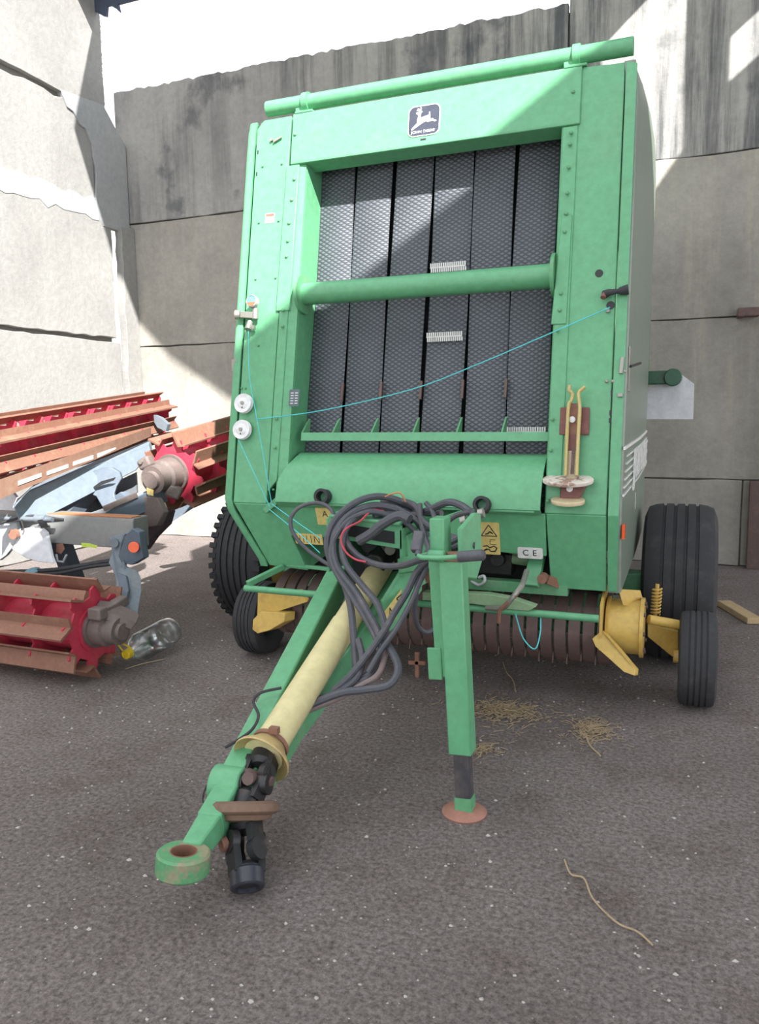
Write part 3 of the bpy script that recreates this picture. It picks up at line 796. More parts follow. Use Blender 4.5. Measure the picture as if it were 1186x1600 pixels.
# ---- wheels
def wheel(cx_, cy_, r, w, lugs, rimm=None):
    rimm = rimm or YELLOW
    hw = w / 2
    prof = [(-hw * .80, r * .55), (-hw * .98, r * .70), (-hw, r * .84), (-hw * .90, r * .955), (-hw * .72, r * .985)]
    if not lugs:
        for t in (-.45, -.15, .15, .45):
            prof += [(hw * (t - .05), r), (hw * (t - .035), r * .975), (hw * (t + .035), r * .975), (hw * (t + .05), r)]
    else:
        for t in (-.5, -.25, 0, .25, .5):
            prof += [(hw * (t - .05), r * .995), (hw * (t - .04), r * .965), (hw * (t + .04), r * .965), (hw * (t + .05), r * .995)]
    prof += [(hw * .72, r * .985), (hw * .90, r * .955), (hw, r * .84), (hw * .98, r * .70), (hw * .80, r * .55)]
    b = B().lathe(prof, (cx_, cy_, r), (1, 0, 0), 56, closed=True)
    if lugs:
        for i in range(40):
            a = 2 * math.pi * i / 40
            for sx in (-1, 1):
                c = Vector((cx_ + sx * hw * .86, cy_ + math.cos(a) * r * .955, r + math.sin(a) * r * .955))
                b.box(c, (hw * .26, r * .075, r * .085), Matrix.Rotation(a - math.pi / 2, 3, 'X'))
    t = emit('tyre', b, TYRE, baler)
    rim = emit('wheel_rim', B().lathe([(-hw * .8, r * .56), (-hw * .7, r * .52), (-hw * .2, r * .46), (-hw * .15, r * .2), (hw * .15, r * .2), (hw * .2, r * .46), (hw * .7, r * .52), (hw * .8, r * .56)], (cx_, cy_, r), (1, 0, 0), 36, closed=True), rimm, t)
    emit('wheel_hub', B().cyl((cx_ - hw * .4, cy_, r), (cx_ + hw * .4, cy_, r), r * .2, n=20), rimm, t)
    return t
wheel(-0.010, 4.45, .42, .36, False)
wheel(-2.545, 4.45, .42, .36, True)
emit('axle', B().box((-1.2, 4.25, .44), (2.3, .12, .12)), GREEN_D, baler, bevel=.006)
wheel(.082, 3.74, .215, .160, False)
wheel(-2.215, 3.78, .205, .150, False, RUBBER)

# ---- pickup
pk = emit('pickup_frame', B().box((-1.17, 4.02, .46), (1.72, .05, .22)).cyl((-2.02, 3.70, .33), (-.32, 3.70, .33), .035, n=14), GREEN_D, baler)
bsrc = None
for i in range(27):
    xx = -1.965 + i * .0635
    if bsrc is None:
        rows = []
        for k_ in range(15):
            a = math.radians(-75 + k_ * 15)
            cy_, cz_ = 3.72 - .215 * math.cos(a), .335 + .175 * math.sin(a)
            rows.append([(xx - .0255, cy_, cz_), (xx + .0255, cy_, cz_)])
        rows.append([(xx - .0255, 4.0, .52), (xx + .0255, 4.0, .52)])
        bsrc = emit('pickup_band', B().sheet(rows, .006), RUSTD, pk)
    else:
        piece(bsrc, (i * .0635, 0, 0), pk)
tn = None
for i in range(26):
    xx = -1.935 + i * .0635
    for a in (195, 250):
        pass
    if tn is None:
        tn = emit('tine', B().tube([(xx, 3.66, .30), (xx, 3.55, .25), (xx, 3.53, .205)], .003, 5), RUSTD, pk)
    else:
        piece(tn, (i * .0635, 0, random.uniform(-.02, .02)), pk)
emit('pickup_pipe', B().cyl((-2.02, 3.30, .488), (-.315, 3.30, .478), .0165, n=14), GREEN, baler)
emit('crop_guide', B().prism([(-1.085, 3.28, 0.541), (-0.79, 3.28, 0.554), (-0.677, 3.28, 0.543), (-0.572, 3.28, 0.515), (-0.605, 3.28, 0.492), (-0.705, 3.28, 0.493), (-0.847, 3.28, 0.504), (-1.085, 3.28, 0.503)], (0, .05, 0)), GREEN_PALE, baler, bevel=.003)
emit('pipe_arm', B().tube(cr([(-0.787, 3.27, 0.494), (-0.71, 3.24, 0.507), (-0.665, 3.22, 0.558), (-0.63, 3.25, 0.609), (-0.628, 3.35, 0.654)]), .012, 8), STEEL, baler)
emit('pipe_hook', B().tube(cr([(-0.726, 3.24, 0.441), (-0.719, 3.23, 0.495), (-0.692, 3.22, 0.528), (-0.648, 3.22, 0.573)]), .009, 8), RUST, baler)
# strut, bent hose and blocks seen in the opening under the panel
emit('strut', B().beam((-.60, 3.60, .80), (-.625, 3.44, .565), .07, .03), GREEN, baler, bevel=.004)
emit('bent_tube', B().tube(cr([(-0.923, 3.5, 0.563), (-0.875, 3.48, 0.546), (-0.843, 3.46, 0.57), (-0.846, 3.46, 0.594), (-0.872, 3.47, 0.584)]), .007, 8), WHITE_P, baler)
emit('motor_block', B().box((-.82, 3.62, .63), (.16, .10, .10)).cyl((-.80, 3.60, .66), (-.80, 3.52, .66), .035, n=14), BLACKS, baler, bevel=.006)
emit('hydraulic_motor', B().cyl((-.74, 3.60, .66), (-.60, 3.60, .65), .03, n=12).box((-.70, 3.6, .70), (.10, .06, .03)), GREEN_PALE, baler)
emit('rusty_link', B().beam((-.56, 3.46, .60), (-.50, 3.52, .56), .03, .04).cyl((-.57, 3.45, .61), (-.57, 3.40, .61), .022, n=12), RUST, baler)
emit('cross_beam', B().box((-.72, 3.52, .545), (.50, .06, .05)), GREEN_D, baler)

# ---- yellow ends of the pickup
yd = emit('cam_housing', B().lathe([(0, .02), (0, .128), (.012, .134), (.016, .122), (.14, .122), (.145, .135), (.16, .135), (.16, .02)], (-.305, 3.60, .375), (1, 0, 0), 32), YELLOW, baler, label='yellow round cam housing with rust streaks')
for i in range(8):
    a = math.pi / 4 * i
    emit('bolt', B().cyl((-.146, 3.60 + .11 * math.cos(a), .375 + .11 * math.sin(a)), (-.136, 3.60 + .11 * math.cos(a), .375 + .11 * math.sin(a)), .009, n=6), RUSTD, yd)
emit('end_plate', B().prism([(-.325, 3.44, .30), (-.325, 3.75, .25), (-.325, 3.85, .48), (-.325, 3.62, .56), (-.325, 3.45, .50)], (.012, 0, 0)), YELLOW, yd)
emit('skid', B().prism([(-0.356, 3.45, 0.347), (-0.316, 3.46, 0.385), (-0.28, 3.42, 0.362), (-0.167, 3.4, 0.243), (-0.168, 3.38, 0.221), (-0.211, 3.36, 0.24), (-0.338, 3.42, 0.322)], (.012, .03, -.006)), YELLOW, baler, bevel=.003)
emit('cover_plate', B().prism([(-0.25, 3.52, 0.546), (-0.168, 3.62, 0.524), (-0.152, 3.65, 0.459), (-0.232, 3.52, 0.49)], (0, .02, .012)), YELLOW, baler)
wa_ = emit('wheel_arm', B().prism([(-0.135, 3.7, 0.367), (-0.002, 3.78, 0.318), (0.002, 3.78, 0.196), (-0.026, 3.76, 0.205), (-0.133, 3.7, 0.307)], (0, .03, .004)).cyl((-.13, 3.66, .40), (.0, 3.72, .37), .022, n=14).cyl((-.02, 3.74, .215), (.03, 3.74, .215), .03, n=14), YELLOW, baler, bevel=.003)
sp = []
for i in range(97):
    a = i / 12 * 2 * math.pi; t = i / 96
    sp.append((-.105 + .020 * math.cos(a) + .005 * t, 3.78 + .020 * math.sin(a), .395 + .125 * t))
emit('spring', B().tube(sp, .0045, 5).cyl((-.105, 3.78, .38), (-.10, 3.78, .54), .009, n=8), YELLOW, baler, label='upright yellow coil spring')
# left end
emit('end_plate', B().prism([(-2.077, 3.52, 0.412), (-1.782, 3.44, 0.455), (-1.737, 3.42, 0.413), (-2.075, 3.5, 0.279)], (0, .02, .01)), YELLOW, baler)
emit('skid', B().prism([(-2.072, 3.45, 0.285), (-2.027, 3.46, 0.331), (-1.866, 3.42, 0.344), (-1.866, 3.41, 0.3), (-1.95, 3.4, 0.251), (-2.03, 3.42, 0.221), (-2.072, 3.44, 0.233)], (.03, .06, 0)), YELLOW, baler, bevel=.004)
emit('end_plate', B().prism([(-2.104, 3.62, 0.295), (-1.914, 3.58, 0.345), (-1.869, 3.6, 0.285), (-1.986, 3.6, 0.229), (-2.094, 3.62, 0.232)], (0, .02, .01)), YELLOW, baler)
emit('end_bracket', B().beam((-2.005, 3.30, .535), (-2.005, 3.30, .40), .03, .045).beam((-2.005, 3.30, .51), (-1.90, 3.48, .57), .03, .03).beam((-1.90, 3.50, .58), (-1.55, 3.50, .565), .025, .02), GREEN, baler, bevel=.004)

# ---- tongue
TL0, TL1 = Vector((-1.41, 3.16, .665)), Vector((-1.275, 1.98, .205))
TR0, TR1 = Vector((-1.125, 3.16, .63)), Vector((-1.252, 1.98, .18))
tongue = emit('tongue', B().beam(TL0, TL1, .080, .120, .075, .115), GREEN, baler, bevel=.007)
emit('tongue_beam', B().beam(TR0, TR1, .070, .105, .068, .10), GREEN, tongue, bevel=.007)
emit('tongue_plate', B().beam((-1.225, 2.02, .185), (-1.225, 2.35, .31), .09, .05), GREEN_D, tongue)
def tmat(t, side, up_):
    a = TR0.lerp(TR1, t); d = (TR1 - TR0).normalized(); n = d.cross(Vector((0, 0, 1))).normalized()
    if n.x < 0: n = -n
    u = n.cross(-d).normalized()
    M = Matrix((-d, u if u.z > 0 else -u, n)).transposed().to_4x4()
    M.translation = a + n * (.0362 - .001 * t) + Vector((0, 0, up_)); return M
emit('gusset', B().prism([(-1.083, 2.78, 0.614), (-1.033, 2.96, 0.758), (-0.983, 2.96, 0.771), (-0.959, 2.9, 0.643), (-1.009, 2.84, 0.549), (-1.055, 2.76, 0.489)], (-.012, .006, .004)), GREEN, tongue, bevel=.003)
Mt = tmat(.21, 1, -.0)
Mt.translation = (-1.039, 2.79, 0.585)
td = decal('warning_decal', [(-.12, -.04), (.10, -.04), (.12, .04), (-.10, .04)], Mt, LABEL_Y, tongue, .001, label='yellow decal on the tongue side')
stroke([(-.06, -.03), (-.01, -.03), (-.035, .03)], .004, Mt, td, closed=True, z=.003)
stroke([(.02, -.03), (.05, .0), (.03, .03), (.08, .02)], .006, Mt, td, z=.003)
# drawbar and hitch eye
db = emit('drawbar', B().lathe([(-.05, .02), (-.05, .062), (.05, .062), (.05, .02)], (-1.283, 1.965, .205), (1, .1, 0), 24).beam((-1.275, 1.98, .205), (-1.245, 1.80, .165), .075, .085).beam((-1.248, 1.82, .168), (-1.228, 1.68, .155), .075, .08, .055, .06), GREEN, tongue, bevel=.006)
emit('hitch_eye', B().lathe([(-.030, .036), (-.030, .066), (-.024, .072), (.024, .072), (.030, .066), (.030, .036)], (-1.222, 1.632, .155), (0.05, 0.12, 1), 36, closed=True), worn('scuffed_green', (.10, .31, .14), .5, (.33, .25, .17), .8, scale=16, edge=(.48, .6)), tongue, label='horizontal hitch ring with rusty bore')
emit('hitch_bore', B().lathe([(-.027, .034), (-.027, .037), (.031, .037), (.031, .034)], (-1.222, 1.632, .155), (0.05, 0.12, 1), 28, closed=True), RUST, tongue)
emit('split_wire', B().tube(cr([(-1.335, 2.0, .23), (-1.36, 1.96, .20), (-1.36, 1.93, .16), (-1.33, 1.92, .15)]), .003, 5), BLACKS, tongue)

# gearbox cover between the beams
gc = emit('gearbox_cover', B().prism([(-1.345, 2.86, .845), (-1.03, 2.86, .812), (-1.03, 2.86, .905), (-1.345, 2.86, .928)], (0, .012, 0)), GREEN, baler)
emit('cover_slot', B().prism([(-1.30, 2.857, .858), (-1.06, 2.857, .832), (-1.06, 2.857, .880), (-1.30, 2.857, .905)], (0, .003, 0)), DARK, gc)
emit('cover_top', B().prism([(-1.34, 2.85, .928), (-1.035, 2.85, .905), (-1.035, 3.30, .93), (-1.34, 3.30, .95)], (0, 0, .012)), GREEN, gc, bevel=.003)
emit('cover_side', B().prism([(-1.04, 2.86, .70), (-1.04, 3.34, .70), (-1.04, 3.34, .95), (-1.04, 3.10, .90), (-1.04, 2.86, .89)], (.012, 0, 0)), GREEN, gc, bevel=.003)
emit('cover_side', B().prism([(-1.345, 2.86, .70), (-1.345, 3.34, .70), (-1.345, 3.34, .95), (-1.345, 2.86, .925)], (-.012, 0, 0)), GREEN, gc, bevel=.003)
emit('cover_back', B().box((-1.19, 3.33, .80), (.29, .01, .26)), DARK, gc)
emit('side_bracket', B().prism([(-1.03, 2.90, .62), (-.90, 3.30, .70), (-.90, 3.34, .92), (-.98, 3.1, .90), (-1.03, 2.9, .86)], (.012, .004, 0)), GREEN, baler, bevel=.003)
emit('gearbox', B().box((-1.20, 3.2, .74), (.20, .18, .16)).cyl((-1.20, 3.12, .74), (-1.20, 2.98, .715), .055, .05, 20), BLACKS, baler, bevel=.01)

# PTO shaft
P0, P1 = Vector((-1.20, 3.10, .705)), Vector((-1.213, 2.05, .272))
pa = (P1 - P0).normalized()
pto = emit('drive_shaft', B().lathe([(0, .045), (0, .051), (.45, .051), (.45, .054), (1.06, .055), (1.10, .056), (1.12, .066), (1.13, .066)], P0, pa, 32), CREAM, baler, label='cream plastic guarded drive shaft')
cone = emit('guard_cone', B().lathe([(0, .056), (.02, .070), (.045, .092), (.055, .096), (.06, .094), (.05, .085), (.03, .062), (.02, .05)], P0 + pa * 1.09, pa, 36), worn('dirty_cream', (.52, .38, .17), .5, (.28, .17, .10), .7, scale=14), pto)
cl_ = P0 + pa * 1.075
emit('hose_clamp', B().lathe([(0, .058), (0, .063), (.014, .063), (.014, .058)], cl_, pa, 28, closed=True).box(cl_ + Vector((.03, -.03, .06)), (.03, .02, .02)), RUST, pto)
def yoke(c, axis, cross, size, name='yoke'):
    """two-eared yoke: base tube opening into two lugs along axis"""
    x_, y_, a_ = frame(axis, cross)
    b = B()
    b.lathe([(0, .018), (0, .042 * size), (.045 * size, .044 * size), (.06 * size, .03 * size)], c, a_, 20)
    for s_ in (-1, 1):
        q0 = V(c) + a_ * .03 * size + y_ * s_ * .036 * size
        q1 = V(c) + a_ * .125 * size + y_ * s_ * .042 * size
        b.beam(q0, q1, .058 * size, .024 * size, .05 * size, .022 * size, up=y_)
        b.cyl(q1 - y_ * .012 * size, q1 + y_ * .012 * size, .034 * size, n=18)
    return b
J0 = P0 + pa * 1.115
JA = Vector((-1.199, 1.985, .236))              # first joint centre
JF = Vector((-1.197, 1.905, .172))              # flange centre
JE = Vector((-1.100, 1.755, .030))              # lower end of the loose shaft
axd = (JE - JF).normalized()
LE = (JE - JF).length
emit('universal_joint', yoke(J0, (JA - J0), (1, .3, .2), .95), BLACKS, pto)
emit('cross_journal', B().cyl(JA + Vector((-.055, 0, .01)), JA + Vector((.055, 0, -.01)), .02, n=14).cyl(JA + Vector((0, -.05, .02)), JA + Vector((0, .05, -.02)), .02, n=14), RUSTD, pto)
emit('journal_cap', B().cyl(JA + Vector((-.050, -.030, -.008)), JA + Vector((-.060, -.046, -.012)), .021, n=16), worn('orange_rust', (.55, .22, .04), .7, (.25, .1, .05), .4), pto)
emit('yoke', yoke(JF - axd * .005, (JA - JF), (1, -.4, 0), .9), BLACKS, pto)
emit('joint_flange', B().lathe([(-.024, .05), (-.024, .092), (-.016, .104), (.004, .106), (.010, .100), (.014, .086), (.028, .080), (.034, .05)], JF, axd + Vector((-.25, .2, -.35)), 36), worn('rusty_flange', (.19, .115, .08), .65, (.05, .04, .04), .8, scale=9), pto)
emit('yoke', yoke(JF + axd * .012, axd, (-1, .4, 0), .95), BLACKS, pto)
emit('journal_cap', B().cyl(JF + axd * .095 + Vector((-.045, -.03, 0)), JF + axd * .095 + Vector((-.055, -.045, 0)), .021, n=16), RUST, pto)
emit('yoke', yoke(JF + axd * (LE - .012), -axd, (.4, 1, 0), .95), BLACKS, pto)
emit('shaft_collar', B().lathe([(-.055, .036), (-.052, .044), (-.045, .049), (-.004, .049), (0, .045), (0, .034), (-.03, .03)], JE, axd, 32), worn('blackened_collar', (.035, .037, .05), .35, (.2, .19, .18), .4, scale=10), pto)

# ---- jack stand
jt, jf = Vector((-.700, 2.44, .865)), Vector((-.662, 2.42, .215))
jd = (jf - jt).normalized()
jack = emit('jack_stand', B().beam(jt, jf, .078, .072, up=(0, 1, 0)), GREEN, baler, bevel=.005)
emit('jack_cap', B().box(jt + Vector((0, 0, .006)), (.082, .076, .012)).cyl(jt, jt + Vector((0, 0, .025)), .022, n=14), RUST, jack, bevel=.002)
emit('jack_leg', B().beam(jf + jd * -.05, jf + jd * .185, .052, .05, up=(0, 1, 0)), worn('dark_leg', (.05, .048, .055), .6, (.2, .16, .14), .5), jack, bevel=.003)
emit('jack_shoe', B().beam(jf + jd * .15, jf + jd * .20, .058, .054, up=(0, 1, 0)), GREEN_D, jack)
emit('jack_foot', B().lathe([(0, .02), (0, .074), (.006, .076), (.014, .064), (.022, .045), (.024, .02)], (-.655, 2.42, .0), (0, 0, 1), 32), worn('rusty_foot', (.36, .175, .13), .8, (.25, .13, .1), .7), jack, label='round rusty foot plate')
emit('jack_channel', B().beam((-.775, 2.50, .86), (-.745, 2.49, .45), .045, .05, up=(0, 1, 0)).beam((-.775, 2.47, .55), (-.768, 2.465, .44), .05, .012, up=(0, 1, 0)), GREEN, jack, bevel=.003)
emit('jack_channel', B().beam((-.752, 2.475, .87), (-.755, 2.475, 1.00), .05, .09, .05, .08, up=(0, 1, 0)).cyl((-.775, 2.41, .88), (-.72, 2.41, .88), .020, n=14), GREEN, jack, bevel=.004)
emit('jack_mount', B().prism([(-0.695, 2.47, 0.964), (-0.671, 2.56, 1.007), (-0.663, 2.6, 0.998), (-0.658, 2.6, 0.83), (-0.666, 2.56, 0.775), (-0.691, 2.47, 0.8)], (.014, .012, 0)), GREEN, jack, bevel=.004)
cz_ = [(-0.797, 2.36, 0.888), (-0.78, 2.36, 0.882), (-0.715, 2.36, 0.884), (-0.66, 2.36, 0.891), (-0.598, 2.36, 0.899)]
ck = emit('jack_crank', B().tube(cz_[:4], .0085, 10), GREEN, jack)
emit('crank_grip', B().lathe([(0, .012), (0, .016), (.01, .018), (.08, .018), (.087, .012)], cz_[3], V(cz_[4]) - V(cz_[3]), 18), HOSE, jack)
emit('lever', B().tube([(-0.797, 2.36, 0.888), (-0.799, 2.38, 0.901)], .010, 8).beam(*[(-0.808, 2.38, 0.896), (-0.808, 2.42, 0.954)], .034, .03), HOSE, jack, bevel=.005)

emit('jack_arm', B().beam((-.73, 2.52, .86), (-1.02, 2.86, .745), .055, .06), GREEN, jack, bevel=.004)

# ---- hoses
def hose(pts, r=.0125, mat=HOSE, name='hose', k=5, label=None):
    return emit(name, B().tube(cr(pts, k), r, 9), mat, baler, label=label)
hose([(-1.191, 2.72, 0.709), (-1.308, 2.82, 0.725), (-1.435, 2.86, 0.78), (-1.515, 2.88, 0.843), (-1.542, 2.9, 0.904), (-1.525, 2.94, 0.949), (-1.462, 2.96, 0.971), (-1.377, 2.92, 0.964), (-1.321, 2.86, 0.929), (-1.293, 2.8, 0.842), (-1.257, 2.76, 0.748), (-1.192, 2.72, 0.683)], .0085)
hose([(-1.004, 3.0, 0.943), (-1.053, 2.96, 0.983), (-1.126, 2.92, 1.011), (-1.193, 2.88, 1.006), (-1.251, 2.83, 0.971), (-1.291, 2.78, 0.915), (-1.303, 2.75, 0.842), (-1.276, 2.73, 0.765), (-1.215, 2.7, 0.704), (-1.169, 2.66, 0.623), (-1.132, 2.6, 0.53), (-1.09, 2.52, 0.425)], .014)
hose([(-0.952, 2.95, 0.848), (-1.001, 2.95, 0.918), (-1.075, 2.93, 0.96), (-1.16, 2.9, 0.976), (-1.227, 2.84, 0.955), (-1.263, 2.78, 0.905), (-1.271, 2.74, 0.84), (-1.238, 2.7, 0.758), (-1.145, 2.66, 0.675), (-1.082, 2.62, 0.613), (-1.026, 2.58, 0.558), (-0.987, 2.54, 0.501), (-1.001, 2.5, 0.434), (-1.05, 2.46, 0.394)], .0155)
hose([(-1.038, 2.98, 0.971), (-1.104, 2.95, 0.977), (-1.18, 2.88, 0.957), (-1.222, 2.8, 0.92), (-1.232, 2.74, 0.852), (-1.203, 2.7, 0.775), (-1.118, 2.66, 0.702), (-1.037, 2.61, 0.646), (-0.99, 2.57, 0.564), (-0.977, 2.54, 0.502), (-1.001, 2.5, 0.443), (-1.059, 2.47, 0.399)], .013)
hose([(-0.657, 2.56, 0.895), (-0.7, 2.55, 0.895), (-0.767, 2.53, 0.868), (-0.846, 2.56, 0.838), (-0.951, 2.62, 0.795), (-1.057, 2.68, 0.78), (-1.16, 2.74, 0.795), (-1.22, 2.76, 0.844), (-1.244, 2.8, 0.903), (-1.225, 2.86, 0.945), (-1.174, 2.9, 0.965)], .0125)
hose([(-0.692, 2.72, 0.907), (-0.714, 2.76, 0.964), (-0.763, 2.8, 0.996), (-0.835, 2.84, 1.006), (-0.919, 2.88, 0.971), (-1.017, 2.92, 0.937), (-1.11, 2.92, 0.944), (-1.156, 2.88, 0.937)], .0145)
hose([(-0.68, 2.7, 0.987), (-0.688, 2.68, 0.934), (-0.73, 2.66, 0.908), (-0.782, 2.66, 0.877), (-0.827, 2.62, 0.831), (-0.878, 2.6, 0.785), (-0.911, 2.58, 0.71), (-0.953, 2.56, 0.634), (-0.988, 2.52, 0.561), (-1.037, 2.48, 0.483), (-1.083, 2.44, 0.42), (-1.127, 2.4, 0.377)], .0125)
hose([(-0.722, 2.7, 0.883), (-0.79, 2.72, 0.896), (-0.867, 2.78, 0.907), (-0.937, 2.84, 0.935), (-0.983, 2.9, 0.977), (-1.055, 2.95, 0.992), (-1.153, 2.96, 0.985)], .012)
hose([(-0.941, 2.9, 0.993), (-0.902, 2.86, 0.964), (-0.88, 2.82, 0.916), (-0.876, 2.76, 0.861), (-0.882, 2.7, 0.823), (-0.891, 2.66, 0.777), (-0.898, 2.64, 0.686), (-0.91, 2.66, 0.608), (-0.909, 2.7, 0.549), (-0.887, 2.74, 0.52), (-0.859, 2.8, 0.536)], .010)
hose([(-0.961, 2.88, 0.99), (-0.943, 2.84, 0.935), (-0.908, 2.78, 0.881), (-0.869, 2.72, 0.834)], .011)
hose([(-1.095, 2.56, 0.521), (-1.055, 2.5, 0.471), (-1.06, 2.45, 0.415), (-1.108, 2.4, 0.375), (-1.174, 2.36, 0.353), (-1.241, 2.3, 0.338), (-1.327, 2.26, 0.319)], .013)
hose([(-1.018, 2.56, 0.552), (-0.95, 2.52, 0.504), (-0.911, 2.48, 0.455), (-0.93, 2.44, 0.41), (-1.009, 2.41, 0.393), (-1.081, 2.38, 0.385), (-1.156, 2.34, 0.358), (-1.23, 2.28, 0.326), (-1.315, 2.22, 0.29)], .0145)
hose([(-0.977, 2.54, 0.502), (-0.98, 2.47, 0.436), (-1.027, 2.43, 0.402), (-1.094, 2.38, 0.365), (-1.169, 2.33, 0.336), (-1.238, 2.27, 0.313)], .011, worn('faded_hose', (.20, .15, .145), .6, (.3, .25, .22), .5))
for q in ([(-1.302, 2.235, 0.341), (-1.309, 2.205, 0.344)], [(-1.282, 2.19, 0.315), (-1.289, 2.16, 0.315)]):
    emit('hose', B().cyl(V(q[0]) + (V(q[0]) - V(q[1])) * 1.5, q[1], .0125, n=12), worn('dusty_hose', (.21, .19, .16), .6, (.3, .25, .22), .5), baler)
hose([(-0.958, 2.9, 0.842), (-1.011, 2.9, 0.899), (-1.088, 2.89, 0.938), (-1.164, 2.86, 0.955), (-1.227, 2.8, 0.93), (-1.261, 2.75, 0.874), (-1.274, 2.72, 0.808), (-1.242, 2.69, 0.744), (-1.162, 2.65, 0.664), (-1.089, 2.61, 0.593), (-1.033, 2.57, 0.536), (-0.998, 2.53, 0.479)], .011)
hose([(-0.726, 2.76, 0.983), (-0.793, 2.8, 0.961), (-0.854, 2.82, 0.917), (-0.923, 2.86, 0.898), (-0.994, 2.9, 0.935), (-1.081, 2.93, 0.97)], .010)
hose([(-0.806, 2.66, 0.864), (-0.837, 2.62, 0.812), (-0.864, 2.6, 0.755), (-0.898, 2.57, 0.666), (-0.938, 2.53, 0.58), (-0.981, 2.5, 0.514), (-1.017, 2.46, 0.44)], .010)
hose([(-0.958, 2.75, 0.947), (-1.003, 2.76, 0.958), (-1.066, 2.76, 0.926), (-1.119, 2.76, 0.884), (-1.173, 2.76, 0.852)], .020)
hose([(-1.317, 2.0, 0.309), (-1.294, 2.04, 0.321), (-1.272, 2.09, 0.339), (-1.276, 2.14, 0.366), (-1.33, 2.2, 0.386), (-1.322, 2.24, 0.404), (-1.265, 2.28, 0.414)], .005, RUBBER, 'cable')
hose([(-0.884, 2.92, 0.952), (-0.947, 2.95, 0.946), (-1.016, 2.98, 0.945), (-1.101, 3.0, 0.945)], .013)
hose([(-1.11, 2.92, 0.949), (-1.152, 2.88, 0.961), (-1.169, 2.84, 0.947), (-1.183, 2.8, 0.924), (-1.215, 2.74, 0.903), (-1.229, 2.72, 0.865), (-1.206, 2.71, 0.818), (-1.16, 2.7, 0.792), (-1.117, 2.7, 0.785)], .004, WIRE_R, 'red_wire')
hose([(-1.097, 2.86, 1.018), (-1.063, 2.84, 1.032), (-1.028, 2.84, 1.037), (-1.012, 2.86, 1.001)], .003, worn('orange_wire', (.6, .25, .1), .5), 'orange_wire')
for p0, p1 in ([(-0.936, 2.9, 0.966), (-0.909, 2.9, 0.966)], [(-0.677, 2.69, 0.986), (-0.659, 2.69, 0.991)], [(-0.76, 2.76, 0.946), (-0.74, 2.76, 0.954)]):
    emit('hose_sleeve', B().cyl(p0, p1, .018, n=14), STEEL, baler)
emit('coupling', B().cyl(*[(-0.862, 2.66, 0.784), (-0.85, 2.66, 0.737)], .016, n=14).cyl(*[(-0.85, 2.66, 0.737), (-0.843, 2.66, 0.718)], .010, n=12), RUST, baler)
emit('shaft_fitting', B().cyl((-1.15, 3.02, .80), (-1.11, 2.94, .79), .03, .022, 14), STEEL, baler)
emit('boot', B().lathe([(0, .05), (.06, .035), (.13, .03)], (-1.22, 3.02, .80), (-.3, -.4, .55), 18), RUBBER, baler)

# ------------------------------------------------------------------ folded knife-roller machine
roller = empty('knife_roller', (-3.6, 3.9, 0), 'folded grey farm machine with three red rollers carrying rusty blades, beside the left wall', 'farm machine')
BEAR = worn('dusty_bearing', (.16, .125, .115), .65, (.26, .21, .19), .6, scale=12)
def reel(p0, p1, R, phase, nb=8, gap=.26, mat=RED, bmat=RUST):
    p0, p1 = V(p0), V(p1)
    x, y, a = frame(p1 - p0)
    Ln = (p1 - p0).length
    tube_ = emit('roller', B().lathe([(0, .03), (0, R * .46), (Ln, R * .46), (Ln, .03)], p0, a, 24), mat, roller, label='red roller with rusty blades')
    def dirn(t): return x * math.cos(t) + y * math.sin(t)
    nd = int(Ln / gap) + 1
    for i in range(nd):
        c = p0 + a * (.01 + i * gap)
        pts = []
        for k in range(nb):
            t = phase + 2 * math.pi * k / nb
            for dt, rr in ((-.20, .66), (-.16, .80), (-.05, .86), (.10, .86), (.18, .76), (.24, .64)):
                pts.append(c + dirn(t + dt) * R * rr)
        emit('roller_disc', B().prism(pts, a * .012), mat, tube_)
    for k in range(nb):
        t = phase + 2 * math.pi * k / nb
        d = dirn(t); q = dirn(t + math.pi / 2)
        b = B()
        s0, s1 = p0 - a * .02, p1 + a * .02
        for w0, w1, n_ in ((d * R * .72 + q * R * .10, d * R * 1.0 - q * R * .12, q * .010),):
            b.prism([s0 + w0, s0 + w1, s1 + w1, s1 + w0], n_ + d * .006)
        b.prism([s0 + d * R * .72 + q * R * .10, s0 + d * R * .80 + q * R * .30, s1 + d * R * .80 + q * R * .30, s1 + d * R * .72 + q * R * .10], d * .010)
        bl = emit('blade', b, bmat, tube_)
    # red braces between the discs
    for i in range(nd - 1):
        for k in range(0, nb, 2):
            t = phase + 2 * math.pi * (k + (i % 2)) / nb
            c0 = p0 + a * (.02 + i * gap); c1 = p0 + a * (.01 + (i + .55) * gap)
            pass
    return tube_, p0, a
r1, c1, a1_ = reel((-2.80, 3.11, .262), (-5.3, 3.16, .262), .255, .12)
r2, c2, a2_ = reel((-3.02, 4.12, .985), (-2.96, 6.0, 1.26), .255, .30)
r3, c3, a3_ = reel((-4.08, 5.35, 1.335), (-3.72, 3.22, 1.13), .215, .45)
def bearing(c, a, par, R=.085, ln=.16):
    o = emit('bearing', B().lathe([(0, .03), (0, R * 1.15), (.02, R * 1.15), (.02, R), (ln * .55, R), (ln * .6, R * .82), (ln, R * .82), (ln, R * .55), (ln * 1.12, R * .5), (ln * 1.12, .02)], c, a, 28), BEAR, roller, label='dusty brown bearing housing')
    return o
b1 = bearing(c1, -a1_, r1)
b2 = bearing(c2, -a2_, r2, .105, .20)
b3 = bearing(c3, -a3_, r3, .06, .10)
emit('bearing_ear', B().beam(c1 + V(.05, 0, .09), c1 + V(.06, .16, .12), .06, .05).box(c1 + V(.07, -.06, .10), (.08, .06, .06)), BEAR, b1, bevel=.008)
